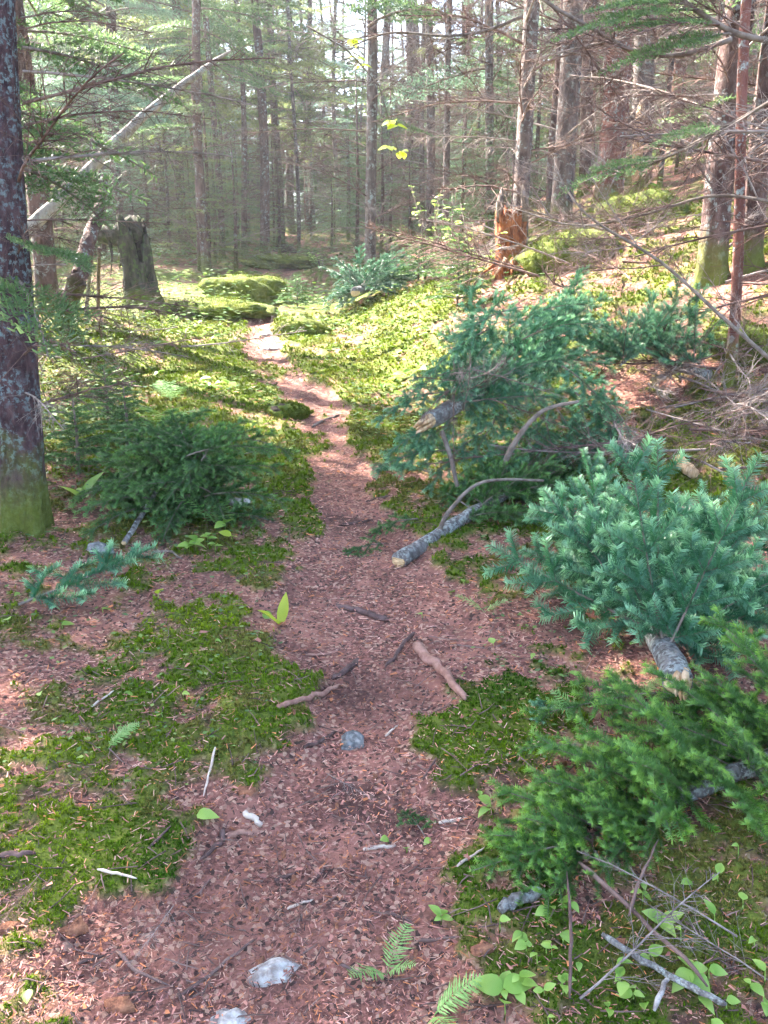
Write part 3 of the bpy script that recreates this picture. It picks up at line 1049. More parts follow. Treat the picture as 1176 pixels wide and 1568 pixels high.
# young firs in the back
rs = random.Random(11)
cnt = 0
while cnt < 84:
    y_ = rs.uniform(12, 38)
    x_ = rs.uniform(-0.5 * y_, 0.5 * y_)
    if abs(x_ - np.interp(y_, PX_Y, PX_X)) < 1.4 or (-9 < x_ < -2.6 and 11 < y_ < 18):
        continue
    left = x_ < np.interp(y_, PX_Y, PX_X)
    w_ = where(x_, y_)
    T = thing("young_fir", f"low {'nearer' if y_ < 19 else 'far'} young fir growing {w_}" if w_ else f"low young fir just beyond the {'left' if left else 'right'} edge of the picture", "tree",
              (x_, y_, hz(x_, y_)), "young firs left of the trail" if left else "young firs up the right bank")
    m = MB()
    m.tube([(0, 0, -0.1), (0.02, 0, 0.8), (0, 0.02, 1.7)], [0.03, 0.02, 0.006], 6)
    child("trunk", m.mesh("trunk", M_BARK, True), T)
    s = rs.uniform(0.16, 0.42)
    c = child("crown", V_CROWN[cnt % 3], T, Matrix.Translation((0, 0, 0.1)) @ Matrix.Rotation(rs.random() * 6, 4, 'Z') @ Matrix.Diagonal((s * 1.5, s * 1.5, s, 1)))
    c['kind'] = 'stuff'
    cnt += 1

V_CROWN_P, V_CROWN_Y = [], []
for me_ in V_CROWN:
    for lst, mm_ in ((V_CROWN_P, M_FAR_P), (V_CROWN_Y, M_FAR_Y)):
        c_ = me_.copy()
        c_.materials.clear()
        c_.materials.append(mm_)
        lst.append(c_)
cnt = 0
while cnt < 84:
    y_ = rs.uniform(13.5, 30)
    x_ = np.interp(y_, PX_Y, PX_X) + rs.choice([-1, -1, 1]) * rs.uniform(0.9, 0.34 * y_)
    left = x_ < np.interp(y_, PX_Y, PX_X)
    if not left and y_ < 16 or (-6 < x_ < -2.2 and 11 < y_ < 15.5):
        continue
    w_ = where(x_, y_)
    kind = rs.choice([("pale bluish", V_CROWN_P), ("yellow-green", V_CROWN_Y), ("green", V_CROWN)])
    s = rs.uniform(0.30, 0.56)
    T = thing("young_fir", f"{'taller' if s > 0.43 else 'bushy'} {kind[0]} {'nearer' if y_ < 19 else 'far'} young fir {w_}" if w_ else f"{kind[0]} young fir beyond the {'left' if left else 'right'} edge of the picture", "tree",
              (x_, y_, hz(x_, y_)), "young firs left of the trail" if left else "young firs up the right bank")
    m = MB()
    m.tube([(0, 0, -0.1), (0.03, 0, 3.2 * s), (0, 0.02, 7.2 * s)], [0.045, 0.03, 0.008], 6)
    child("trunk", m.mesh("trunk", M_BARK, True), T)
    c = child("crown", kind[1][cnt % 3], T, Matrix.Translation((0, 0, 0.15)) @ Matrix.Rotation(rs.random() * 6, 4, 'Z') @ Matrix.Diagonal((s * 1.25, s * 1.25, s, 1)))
    c['kind'] = 'stuff'
    for q_ in range(3):
        az = rs.random() * 6.28
        child("dead_branch", V_DEAD[rs.randrange(8)], T, frame((0, 0, rs.uniform(0.2, 1.5)), (math.cos(az), math.sin(az), 0.3 * rs.random()), (0, 0, 1), rs.uniform(0.5, 0.9)))
    cnt += 1

# far wood behind everything, one mass of conifers
rg = np.random.default_rng(3)
m = MB()
fcol = []
crown_co = []
for me_ in V_CROWN:
    a_ = np.empty(len(me_.vertices) * 3, np.float32)
    me_.vertices.foreach_get('co', a_)
    crown_co.append(a_.reshape(-1, 3, 3))
pal = np.array([(0.09, 0.15, 0.05), (0.14, 0.20, 0.06), (0.21, 0.24, 0.08), (0.20, 0.17, 0.12)])
for k in range(230):
    yk = 40 + 20 * rg.random()
    xk = (rg.random() * 2 - 1) * (0.62 * yk + 4)
    tri = crown_co[k % 3]
    tri = tri[rg.random(len(tri)) < 0.16]
    cen = tri.mean(1, keepdims=True)
    tri = cen + (tri - cen) * 3.2
    a_ = rg.random() * 6.28
    sx_ = 1.5 + 0.6 * rg.random()
    R_ = np.array([[math.cos(a_), -math.sin(a_), 0], [math.sin(a_), math.cos(a_), 0], [0, 0, 1]])
    v = (tri.reshape(-1, 3) @ R_.T) * [sx_, sx_, 1.7 - 0.95 * math.exp(-((xk + 1) / 9) ** 2)] + [xk, yk, hz(xk, yk) + 0.3 + 3 * rg.random()]
    m.add(v, None, np.arange(len(v)).reshape(-1, 3))
    fcol.append(np.repeat(pal[rg.integers(0, 4, len(tri))] * (0.8 + 0.4 * rg.random()), 3, axis=0))
    xk2, yk2 = xk + 3 * (rg.random() - 0.5), yk - 4 * rg.random() - 1
    v2 = (tri.reshape(-1, 3) @ R_) * [1.4, 1.4, 0.55] + [xk2, yk2, hz(xk2, yk2) - 0.2]
    m.add(v2, None, np.arange(len(v2)).reshape(-1, 3))
    fcol.append(fcol[-1] * 1.15)
for k in range(70):
    xk, yk = -16 + 22 * rg.random(), 36 + 9 * rg.random()
    tri = crown_co[k % 3]
    tri = tri[rg.random(len(tri)) < 0.13]
    cen = tri.mean(1, keepdims=True)
    tri = cen + (tri - cen) * 3.2
    v = tri.reshape(-1, 3) * [1.1, 1.1, 0.5 + 0.3 * rg.random()] + [xk, yk, hz(xk, yk) - 0.2]
    m.add(v, None, np.arange(len(v)).reshape(-1, 3))
    fcol.append(np.repeat(pal[rg.integers(0, 4, len(tri))] * (0.9 + 0.5 * rg.random()), 3, axis=0))
o = child("far_wood", m.mesh("far_wood", mat_attr("far_leaves", 0.8, 0.1, 0.4), color=np.concatenate(fcol)))
tag(o, 'bright hazy green wood far behind the trunks', 'wood', None, 'stuff')

# ------------------------------------------------------------------ stumps, logs
def hollow_stump(name, label, base, r0, r1, H, jag, seed, mats, lean=(0, 0), gap=None, depth=0.6, sides=36):
    """broken stump: ragged ring wall with a hollow inside"""
    rg = np.random.default_rng(seed)
    T = thing(name, label, "stump", base)
    a = np.arange(sides) * 2 * PI / sides
    top = H * (1 - jag * fbm(np.cos(a) * 2.2 + seed, np.sin(a) * 2.2, 1.6, 3, seed) - jag * 0.35 * rg.random(sides))
    if gap:
        dif = np.abs((a - gap[0] + PI) % (2 * PI) - PI)
        top = top * np.where(dif < gap[1], gap[2], 1.0)
    rib = 1 + 0.30 * (fbm(np.cos(a) * 3, np.sin(a) * 3 + seed, 1.5, 2, seed + 3) - 0.5) * 2
    vo = []
    rings = 14
    for i in range(rings):
        t = i / (rings - 1)
        z = -0.15 + (top + 0.15) * t
        fl = 1 + 0.55 * np.exp(-np.maximum(z, 0) / 0.12) * (0.5 + 0.5 * np.cos(a * 4 + seed))
        rr = (r0 + (r1 - r0) * t) * rib * fl * (1 + (rg.random(sides) - 0.5) * 0.10)
        vo.append(np.c_[lean[0] * z + rr * np.cos(a), lean[1] * z + rr * np.sin(a), z])
    zi = np.maximum(top - H * depth, 0.05)
    for kk, fr_ in ((0.78, 1.0), (0.62, 0.0)):
        z = top * fr_ + zi * (1 - fr_) - (0.01 if fr_ else 0)
        vo.append(np.c_[lean[0] * z + r1 * kk * rib * np.cos(a), lean[1] * z + r1 * kk * rib * np.sin(a), z])
    n = len(vo)
    m = MB()
    i, j = np.meshgrid(np.arange(n - 1), np.arange(sides), indexing='ij')
    q = np.stack([i * sides + j, i * sides + (j + 1) % sides, (i + 1) * sides + (j + 1) % sides, (i + 1) * sides + j], -1).reshape(-1, 4)
    V = np.concatenate(vo)
    V = np.vstack([V, V[-sides:].mean(0)])
    m.add(V, q, [((n - 1) * sides + k, (n - 1) * sides + (k + 1) % sides, n * sides) for k in range(sides)])
    child("wall", m.mesh("stump_wall", mats[0], True), T)
    return T


S1 = P(222, 470)
st = hollow_stump("tall_stump", "tall dark hollow stump with ragged top left of the trail", S1, 0.19, 0.17, 1.28, 0.42, 4, (M_OLD,), lean=(-0.10, 0), gap=(-1.0, 0.30, 0.55), depth=0.6)
# slab of decayed wood that juts from the stump to the left, with hanging slivers
m = MB()
m.tube([(-0.02, 0, 0.95), (-0.25, 0.02, 0.83), (-0.48, 0.05, 0.86), (-0.62, 0.06, 1.0)], [0.15, 0.13, 0.10, 0.05], 12, True, rough=0.5, seed=2)
child("slab", m.mesh("slab", M_OLD, True), st)
for k, xk in enumerate((-0.16, -0.26, -0.37)):
    m = MB()
    m.tube([(xk, -0.02, 0.78), (xk + 0.02, -0.03, 0.62), (xk - 0.01, -0.02, 0.5 - 0.05 * k)], [0.03, 0.018, 0.005], 6, True, rough=0.4, seed=k)
    child("sliver", m.mesh("sliver", M_OLD, True), st)


def log(name, label, cat, pts, radii, mat, sides=16, rough=0.1, seed=0, cut=None, group=None):
    o0 = Vector(pts[0])
    T = thing(name, label, cat, o0, group)
    pts = [Vector(p) - o0 for p in pts]
    # densify
    fine, rad = [], []
    nseg = 5
    for i in range(len(pts) - 1):
        for k in range(nseg):
            t = k / nseg
            fine.append(pts[i].lerp(pts[i + 1], t))
            rad.append(radii[i] + (radii[i + 1] - radii[i]) * t)
    fine.append(pts[-1])
    rad.append(radii[-1])
    rg = np.random.default_rng(seed)
    fine = [p + Vector((rg.random(3) - 0.5) * rad[0] * 0.25) for p in fine]
    m = MB()
    m.tube(fine, rad, sides, True, rough=rough, seed=seed)
    child("stem", m.mesh(name + "_stem", mat, True), T)
    if cut:
        for e, (p, p2, r_) in {'start': (fine[0], fine[1], rad[0]), 'end': (fine[-1], fine[-2], rad[-1])}.items():
            if e in cut:
                d = (p - p2).normalized()
                m2 = MB()
                m2.tube([p - d * 0.004, p + d * 0.004 + Vector((0, 0, 0.003))], [r_ * 0.93, r_ * 0.86], sides, True, rough=0.1, seed=seed)
                child("cut_face", m2.mesh("cut_face", M_CUT), T)
    return T


log("crooked_tree", "crooked mossy trunk leaning against the slab of the tall dark stump", "trunk",
    [P(92, 505), A(118, 430, 8.3), A(134, 375, 8.5), A(150, 330, 8.7), A(160, 270, 9.0)], [0.085, 0.08, 0.07, 0.06, 0.03], M_BARK, 14, 0.2, 3)
log("leaning_log", "long pale dead trunk leaning diagonally across the upper left", "log",
    [A(-70, 450, 9.2), A(98, 302, 9.6), A(165, 228, 9.8), A(235, 165, 10.0), A(300, 115, 10.2), A(352, 78, 10.4)], [0.075, 0.066, 0.058, 0.048, 0.036, 0.012], M_LOG_PALE, 14, 0.18, 5)
for k, (a_, b_) in enumerate([((132, 490), (140, 370)), ((150, 478), (152, 380))]):
    log("dead_pole", ["thin whitish dead pole under the stump's slab, left one", "thin brown dead pole under the stump's slab, right one"][k], "pole",
        [P(*a_), A(b_[0], b_[1], 8.9)], [0.022, 0.016], M_LOG_PALE if k == 0 else M_LIMB, 7, 0.2, k)

# orange rotten stump and the snag
S2 = P(783, 415)
rot = hollow_stump("rotten_stump", "broken orange rotten stump on the right bank with splintered top", S2, 0.15, 0.15, 0.80, 0.30, 9, (M_ROT,), lean=(-0.03, 0), depth=0.25)
m = MB()
m.tube([(-0.16, -0.05, 0.5), (-0.15, -0.04, 0.68), (-0.13, -0.03, 0.84)], [0.03, 0.05, 0.012], 7, True, rough=0.5, seed=3)
child("bark_flap", m.mesh("bark_flap", M_LIMB, True), rot)
m = MB()
m.tube([(0.11, -0.10, 0.5), (0.10, -0.11, 0.7), (0.07, -0.10, 0.86)], [0.03, 0.045, 0.012], 7, True, rough=0.5, seed=4)
child("bark_flap", m.mesh("bark_flap", M_LIMB, True), rot)
for k in range(5):
    m = MB()
    a0 = -2.4 + k * 0.35
    m.tube([(0.2 * math.cos(a0), 0.2 * math.sin(a0), 0.12), (0.34 * math.cos(a0), 0.34 * math.sin(a0), 0.03), (0.5 * math.cos(a0), 0.5 * math.sin(a0), -0.05)], [0.02, 0.016, 0.006], 6, True, rough=0.6, seed=k)
    child("splinter", m.mesh("splinter", M_SPLIT if k == 1 else M_ROT, True), rot)

b0 = P(975, 290)
T = tree("snag", "broken grey snag with a pale split face behind the reddish scaly trunk", b0 - Vector((0, 0, .05)), 0.17, 9, 60, mat=M_BARK_GREY, dead=(10, 2.0, 5, 1.0), crown=None)
m = MB()
m.tube([(-0.06, -0.12, 0.1), (-0.06, -0.135, 0.5), (-0.05, -0.135, 1.0), (-0.03, -0.11, 1.5)], [0.06, 0.085, 0.075, 0.01], 10, True, rough=0.25, seed=8)
child("split_face", m.mesh("split_face", M_SPLIT, True), T)

# upturned root plate on thin legs
RT = P(580, 365)
T = thing("upturned_root", "dark upturned root mass held on thin legs right of the trail top", "root", RT)
off = A(570, 312, RT.y) - RT
m = MB()
m.tube([off + Vector((-0.22, 0, 0.02)), off + Vector((-0.08, 0, 0.04)), off + Vector((0.15, 0, 0.03)), off + Vector((0.45, 0.1, 0.12))], [0.05, 0.11, 0.13, 0.06], 12, True, rough=0.7, seed=1)
child("root_mass", m.mesh("root_mass", M_SOIL, True), T)
for k, (dx, ex) in enumerate(((0.0, 0.12), (0.12, 0.2), (0.05, 0.35))):
    m = MB()
    m.tube([off + Vector((dx, 0, 0)), (off + Vector((dx + ex, 0, 0))) * 0.5 + Vector((0.04, 0, 0)), Vector((ex, 0, -0.05))], [0.03, 0.022, 0.03], 6, True, rough=0.3, seed=k)
    child("leg", m.mesh("root_leg", M_LIMB, True), T)


# ------------------------------------------------------------------ stones and mounds
def blob(sub, scale, seed, amp, mat, name):
    import bmesh
    bm = bmesh.new()
    bmesh.ops.create_icosphere(bm, subdivisions=sub, radius=1.0)
    co = np.array([v.co[:] for v in bm.verts])
    nn = fbm(co[:, 0] * 1.3 + seed * 3.1 + co[:, 2], co[:, 1] * 1.3 - co[:, 2] * 0.7, 1.6, 4, seed)
    facet = np.round(nn * 5) / 5
    nn = nn + 0.25 * (fbm(co[:, 0] * 5 + seed, co[:, 1] * 5 + co[:, 2] * 4, 1.5, 2, seed + 1) - 0.5)
    co = co * (1 + amp * ((0.5 * nn + 0.5 * facet)[:, None] - 0.5) * 2) * np.array(scale)
    for v, c in zip(bm.verts, co):
        v.co = c
    me = bpy.data.meshes.new(name)
    bm.to_mesh(me)
    bm.free()
    me.materials.append(mat)
    me.polygons.foreach_set('use_smooth', np.full(len(me.polygons), mat not in (M_STONE, M_QUARTZ)))
    return me


def rock(name, label, cat, px, py, scale, seed, mat, amp=0.35, dz=0.0, rot=0.0, sub=3, group=None):
    me = blob(sub, scale, seed, amp, mat, name)
    o = child(name, me, None, Matrix.Translation(P(px, py, dz)) @ Matrix.Rotation(rot, 4, 'Z'))
    if mat is M_MOSSROCK:
        rg = np.random.default_rng(seed)
        nv = len(me.vertices)
        co, no = np.empty(nv * 3, np.float32), np.empty(nv * 3, np.float32)
        me.vertices.foreach_get('co', co)
        me.vertices.foreach_get('normal', no)
        co, no = co.reshape(-1, 3), no.reshape(-1, 3)
        k = rg.integers(0, nv, 14000)
        k = k[no[k, 2] > -0.1]
        k = k[fbm(co[k, 0] + seed, co[k, 1] + co[k, 2], 4.0 / max(scale[0], .15) * 0.3, 2, seed) > 0.36]
        n = len(k)
        size = 0.010 + 0.014 * scale[0]
        p = co[k] + (rg.random((n, 3)) - 0.5) * scale[0] * 0.12
        d = no[k] * 0.7 + (rg.random((n, 3)) - 0.5) * 1.6
        e = np.cross(d, rg.random((n, 3)) - 0.5)
        e /= np.linalg.norm(e, axis=1)[:, None] + 1e-9
        v = np.stack([p - e * size * 0.2, p + e * size * 0.2, p + d * size], 1).reshape(-1, 3)
        pat = fbm(p[:, 0] + 9, p[:, 1] + p[:, 2], 5.0, 2, seed)[:, None]
        c = (np.array([0.05, 0.085, 0.008]) * (1 - pat) + np.array([0.17, 0.19, 0.025]) * pat) * (0.6 + 0.8 * rg.random((n, 1)))
        m = MB()
        m.add(v, None, np.arange(n * 3).reshape(-1, 3))
        q_ = child("moss", m.mesh("rock_moss", M_MOSS, color=np.repeat(c, 3, axis=0)), o)
        q_['kind'] = 'stuff'
    return tag(o, label, cat, group)


rock("stone", "blue-grey angular stone set in the middle of the trail", "stone", 541, 1140, (0.036, 0.034, 0.038), 3, M_STONE, 0.55, 0.004, 0.4, 2)
rock("white_stone", "white quartz-like stone poking out at the bottom of the trail", "stone", 420, 1488, (0.058, 0.034, 0.026), 5, M_QUARTZ, 0.45, -0.007, 0.25)
rock("white_stone", "white stone cut off by the bottom edge of the picture", "stone", 352, 1562, (0.036, 0.028, 0.022), 7, M_QUARTZ, 0.45, -0.005)
rock("stone", "pale flat stone beside the trail near the dark fir mound", "stone", 366, 772, (0.06, 0.05, 0.022), 9, M_QUARTZ, 0.35, 0.01)
rock("stone", "flat grey stone at the foot of the dark fir mound", "stone", 152, 842, (0.07, 0.05, 0.03), 10, M_STONE, 0.4, 0.0)
rock("stone", "pale stone on the trail by the mossy slanting rock, lower one", "stone", 418, 534, (0.14, 0.09, 0.03), 11, M_QUARTZ, 0.3, 0.0)
rock("stone", "pale stone on the trail by the mossy slanting rock, upper one", "stone", 408, 513, (0.09, 0.07, 0.03), 12, M_QUARTZ, 0.3, 0.0)
rock("mossy_rock", "slanting rock with mossy top right of the far trail", "rock", 462, 508, (0.30, 0.22, 0.13), 13, M_MOSSROCK, 0.4, 0.02, 0.5)
rock("mossy_rock", "sunlit mossy boulder left of the trail bend", "rock", 385, 455, (0.55, 0.45, 0.25), 14, M_MOSSROCK, 0.7, 0.05, 0.3, 4)
rock("mossy_rock", "low bright mossy hump in front of the sunlit mossy boulder", "rock", 335, 475, (0.55, 0.35, 0.11), 15, M_MOSSROCK, 0.7, 0.0, 0.0, 4)
rock("mossy_rock", "flat green mossy hump above the trail bend", "rock", 425, 408, (0.7, 0.5, 0.15), 16, M_MOSSROCK, 0.7, 0.05, 0.2, 4)
rock("soil_hollow", "dark earthy root hollow beside the sunlit mossy boulder", "soil", 415, 446, (0.17, 0.15, 0.17), 17, M_SOIL, 0.4, 0.02)
rock("soil_hollow", "dark earthy lump under the slim trunk above the bend", "soil", 437, 386, (0.3, 0.2, 0.15), 18, M_SOIL, 0.4, 0.05)
rock("mossy_hump", "small moss hump with dark broken face in the middle of the trail", "hump", 440, 632, (0.17, 0.14, 0.07), 19, M_MOSSROCK, 0.3, 0.0, 0.2)
rock("soil_hollow", "dark crumbling face of the small hump on the trail", "soil", 428, 634, (0.075, 0.06, 0.055), 20, M_SOIL, 0.5, 0.01)
rock("mossy_rock", "dark mossy rock in the brush by the right edge", "rock", 1150, 535, (0.30, 0.25, 0.16), 21, M_MOSSROCK, 0.4, 0.0)
rock("mossy_rock", "round mossy hump at the foot of the reddish scaly trunk", "rock", 985, 335, (0.5, 0.4, 0.3), 22, M_MOSSROCK, 0.35, 0.0)
rock("mossy_rock", "sunny mossy hump below the pale lichened trunk", "rock", 880, 395, (0.55, 0.4, 0.28), 23, M_MOSSROCK, 0.35, 0.0)

# ------------------------------------------------------------------ felled firs
def felled(name, label, stem, radii, n_br, br, t0, t1, var, seed, a0=1.15, a1=0.6, upb=0.6, phi=2.2, cut=True, stem_mat=M_STEM, droop_to=0.02, flat=1.0, jit=0.25, cam=0.0):
    """stem: points butt to tip; br: (length at butt, at tip); branches fan out round the stem above the ground"""
    rg = np.random.default_rng(seed)
    T = log(name, label, "felled fir", stem, radii, stem_mat, 14, 0.12, seed, cut=('start',) if cut else None)
    o0 = Vector(stem[0])
    cum = [0]
    for i in range(len(stem) - 1):
        cum.append(cum[-1] + (Vector(stem[i + 1]) - Vector(stem[i])).length)
    tot = cum[-1]

    def at(t):
        s = t * tot
        for i in range(len(stem) - 1):
            if s <= cum[i + 1] or i == len(stem) - 2:
                u = (s - cum[i]) / (cum[i + 1] - cum[i])
                a_, b_ = Vector(stem[i]), Vector(stem[i + 1])
                return a_.lerp(b_, u), (b_ - a_).normalized()

    for k in range(n_br):
        t = t0 + (t1 - t0) * (k + rg.random()) / n_br
        p, ax = at(t)
        u = (t - t0) / max(t1 - t0, 1e-6)
        side = ax.cross(Vector((0, 0, 1))).normalized()
        up = side.cross(ax).normalized()
        ph = (rg.random() * 2 - 1) * phi
        rad = (up * math.cos(ph) * flat + side * math.sin(ph)).normalized()
        a = a0 + (a1 - a0) * u + (rg.random() - 0.5) * jit
        d = (ax * math.cos(a) + rad * math.sin(a) + Vector((0, 0, upb * 0.2))).normalized()
        L = (br[0] + (br[1] - br[0]) * u) * (0.75 + 0.5 * rg.random())
        e = p + d * L * 0.9
        g = hz(e.x, e.y) + droop_to
        if e.z < g:
            d = (Vector((e.x, e.y, g + 0.04 * rg.random())) - p).normalized()
        upv = Vector((0, -cam, 1)) * (0.6 + upb * 0.3) + rad * 0.6 + Vector(rg.random(3) - 0.5) * 0.5
        vv = var[rg.integers(0, len(var))]
        base_len = vv[0]['L'] if 'L' in vv[0] else 0.57
        add_branch(T, vv, frame(p - o0, d, upv, L / base_len))
    return T


def arch(T, pts, r0, r1, name="limb", mat=M_LIMB):
    o0 = T.location
    fine = []
    P_ = [Vector(p) - o0 for p in pts]
    for i in range(len(P_) - 1):
        pm = P_[max(i - 1, 0)]
        pn = P_[min(i + 2, len(P_) - 1)]
        for k in range(6):
            t = k / 6
            fine.append(0.5 * ((2 * P_[i]) + (-pm + P_[i + 1]) * t + (2 * pm - 5 * P_[i] + 4 * P_[i + 1] - pn) * t * t + (-pm + 3 * P_[i] - 3 * P_[i + 1] + pn) * t ** 3))
    fine.append(P_[-1])
    m = MB()
    m.tube(fine, np.linspace(r0, r1, len(fine)), 8, True, rough=0.15, seed=3)
    return child(name, m.mesh(name, mat, True), T)


def splinters(T, p, d, r, n, L, seed):
    """torn fibres standing out of a broken butt"""
    rg = np.random.default_rng(seed)
    d = d.normalized()
    a = d.orthogonal().normalized()
    b_ = d.cross(a)
    for k in range(n):
        th = 6.283 * k / n + rg.random() * 0.6
        off = (a * math.cos(th) + b_ * math.sin(th)) * r * (0.35 + 0.5 * rg.random())
        ln = L * (0.35 + 0.65 * rg.random())
        w = r * (0.22 + 0.2 * rg.random())
        q0 = p + off - T.location - d * 0.03
        m = MB()
        m.tube([q0, q0 + d * (0.03 + ln * 0.5) + off * 0.1, q0 + d * (0.03 + ln)], [w * 1.2, w, w * 0.2], 5, True, rough=0.6, seed=seed + k)
        child("splinter", m.mesh("splinter", M_SPLIT), T)


# lower right: stem comes in from the right edge, tip towards the trail
c0 = A(1290, 1100, 2.50)
F1 = felled("felled_fir", "dark green felled fir top sprawling in the lower right corner",
            [c0, A(1150, 1175, 2.24), A(1020, 1235, 2.1), A(920, 1290, 1.98), A(845, 1338, 1.9)], [0.030, 0.026, 0.020, 0.013, 0.006], 54, (0.46, 0.27), 0.04, 1.0, V_GREEN, 31,
            1.2, 0.5, upb=0.5, phi=2.0, cut=False, flat=0.6, cam=0.5)
# right: blue-green top with butt facing the camera
c0 = P(1036, 1088, 0.10)
F2 = felled("felled_fir", "bright blue-green felled fir top whose pale cut butt faces the camera",
            [c0, A(1012, 985, c0.y + 0.33), A(990, 930, c0.y + 0.7), A(965, 875, c0.y + 1.0), A(930, 840, c0.y + 1.2)], [0.047, 0.042, 0.032, 0.02, 0.008], 48, (0.66, 0.38), 0.19, 1.0, V_BLUE, 32,
            1.3, 0.7, upb=0.7, phi=2.0, flat=0.55, cam=0.7)
splinters(F2, c0, (A(1036, 1110, c0.y - 0.12) - c0), 0.032, 6, 0.07, 51)
# middle: large drooping top with the torn butt pointing left
F3 = felled("felled_fir", "large drooping felled fir top with torn pale butt beside the trail",
            [A(657, 645, 4.57), A(692, 622, 4.75), A(760, 585, 5.0), A(820, 540, 5.25), A(870, 500, 5.4)], [0.046, 0.046, 0.036, 0.022, 0.008], 40, (0.54, 0.36), 0.14, 1.0, V_MID, 33,
            1.2, 0.7, upb=0.2, phi=2.6, flat=0.7, cam=0.4)
splinters(F3, A(656, 646, 4.57), A(600, 678, 4.4) - A(656, 646, 4.57), 0.04, 8, 0.11, 52)
rg = np.random.default_rng(8)
for k in range(9):
    p0 = A(690 + 60 * rg.random(), 560 + 70 * rg.random(), 4.66)
    child("bare_branch", V_DEAD[k % 8], F3, frame(p0 - F3.location, Vector((rg.random() - 0.4, -0.3, rg.random() - 0.4)), Vector(rg.random(3) - 0.5), 0.22 + 0.16 * rg.random()))
arch(F3, [A(765, 728, 4.45), A(790, 675, 4.42), A(830, 630, 4.42), A(885, 615, 4.5)], 0.017, 0.008)
arch(F3, [A(676, 660, 4.6), A(690, 700, 4.55), A(700, 745, 4.5)], 0.014, 0.010)
for k, (a_, b_) in enumerate([((880, 580), (970, 650)), ((885, 615), (985, 700)), ((885, 615), (930, 740)), ((860, 560), (960, 640)), ((790, 650), (760, 740)), ((830, 630), (860, 740)),
                              ((700, 640), (590, 720)), ((700, 640), (575, 690)), ((690, 600), (580, 620)), ((720, 560), (600, 600)), ((760, 500), (640, 560)), ((800, 470), (700, 500)),
                              ((840, 610), (900, 700)), ((820, 640), (830, 750)), ((880, 600), (1000, 720)), ((760, 640), (700, 740)), ((860, 640), (960, 745)), ((800, 690), (800, 780)),
                              ((740, 660), (640, 740)), ((700, 690), (560, 700)), ((780, 500), (885, 450)), ((800, 520), (900, 480))]):
    p0 = A(a_[0], a_[1], 4.75)
    p1 = A(b_[0], b_[1], 4.58)
    add_branch(F3, V_MID[k % 5], frame(p0 - F3.location, p1 - p0, (0, -0.5, 1), max(0.42, (p1 - p0).length * 0.9) / 0.57))
# its fellow log
c0 = P(612, 868, 0.03)
F4 = felled("felled_fir", "small felled fir with a lichened grey butt lying towards the trail",
            [c0, A(668, 822, c0.y + 0.28), A(722, 785, c0.y + 0.5), A(770, 760, c0.y + 0.75), A(830, 735, c0.y + 1.0)], [0.038, 0.036, 0.032, 0.02, 0.008], 20, (0.38, 0.4), 0.42, 1.0, V_DARK, 34,
            1.2, 0.7, upb=0.1, phi=1.9)
arch(F4, [A(672, 815, c0.y + 0.3), A(690, 780, c0.y + 0.3), A(740, 738, c0.y + 0.35), A(832, 736, c0.y + 0.5)], 0.012, 0.006)
# behind on the right
c0 = P(1085, 600, 0.1)
F5 = felled("felled_fir", "blue-green felled fir top behind the brush on the right bank",
            [c0, A(1030, 560, c0.y + 0.2), A(985, 530, c0.y + 0.3), A(950, 560, c0.y - 0.1)], [0.03, 0.026, 0.018, 0.006], 22, (0.46, 0.36), 0.1, 1.0, V_BLUE, 35, 1.2, 0.8, upb=1.4, phi=1.8, cut=False)
# up the trail
c0 = P(545, 478, 0.22)
F6 = felled("felled_fir", "felled fir top up the trail with round orange cut end",
            [c0, c0 + Vector((0.10, 0.4, 0.06)), c0 + Vector((0.35, 0.9, 0.10)), c0 + Vector((0.6, 1.3, 0.12))], [0.062, 0.055, 0.035, 0.01], 54, (0.55, 0.40), 0.06, 0.9, V_BLUEDARK, 36, 1.35, 1.1, upb=0.0, phi=2.9, flat=0.55)
# left mound
c0 = P(190, 838, 0.02)
F7 = felled("felled_fir", "dark green felled fir heap with grey stem left of the trail",
            [c0, A(222, 782, c0.y + 0.25), A(258, 722, c0.y + 0.55), A(290, 690, c0.y + 0.9)], [0.013, 0.012, 0.009, 0.005], 8, (0.35, 0.35), 0.4, 1.0, V_DARK, 37, 1.1, 0.7, upb=0.2, phi=1.8)
ctr = P(275, 812, 0.0)
rg = np.random.default_rng(71)
for k in range(66):
    az = rg.random() * 6.283
    el = rg.random() * 0.8
    d = Vector((math.cos(az) * math.cos(el) * 0.9, math.sin(az) * math.cos(el) * 0.8, math.sin(el)))
    topp = ctr + Vector((0.0, 0.24, 0.05)) + Vector(((rg.random() - .5) * 0.30, (rg.random() - .5) * 0.3, rg.random() * 0.34))
    e = topp + d * 0.36 - Vector((0, 0, 0.10))
    g = hz(e.x, e.y) + 0.03
    if e.z < g:
        e.z = g
    add_branch(F7, V_DARK[rg.integers(0, 5)], frame(topp - F7.location, e - topp, (d.x * .5, d.y * .5 - 0.3, 1), (0.32 + 0.12 * rg.random()) / 0.57))

# ------------------------------------------------------------------ loose fir sprays on the ground
def spray(label, px, py, qx, qy, var, seed, lift=0.03, group=None, cat="fir spray"):
    p0, p1 = P(px, py, lift), P(qx, qy, lift)
    T = thing("fir_spray", label, cat, p0, group)
    add_branch(T, var[seed % 5], frame((0, 0, 0), p1 - p0, (0.1, -0.1, 1), ((p1 - p0).length / 0.57,) * 3), "twig")
    return T


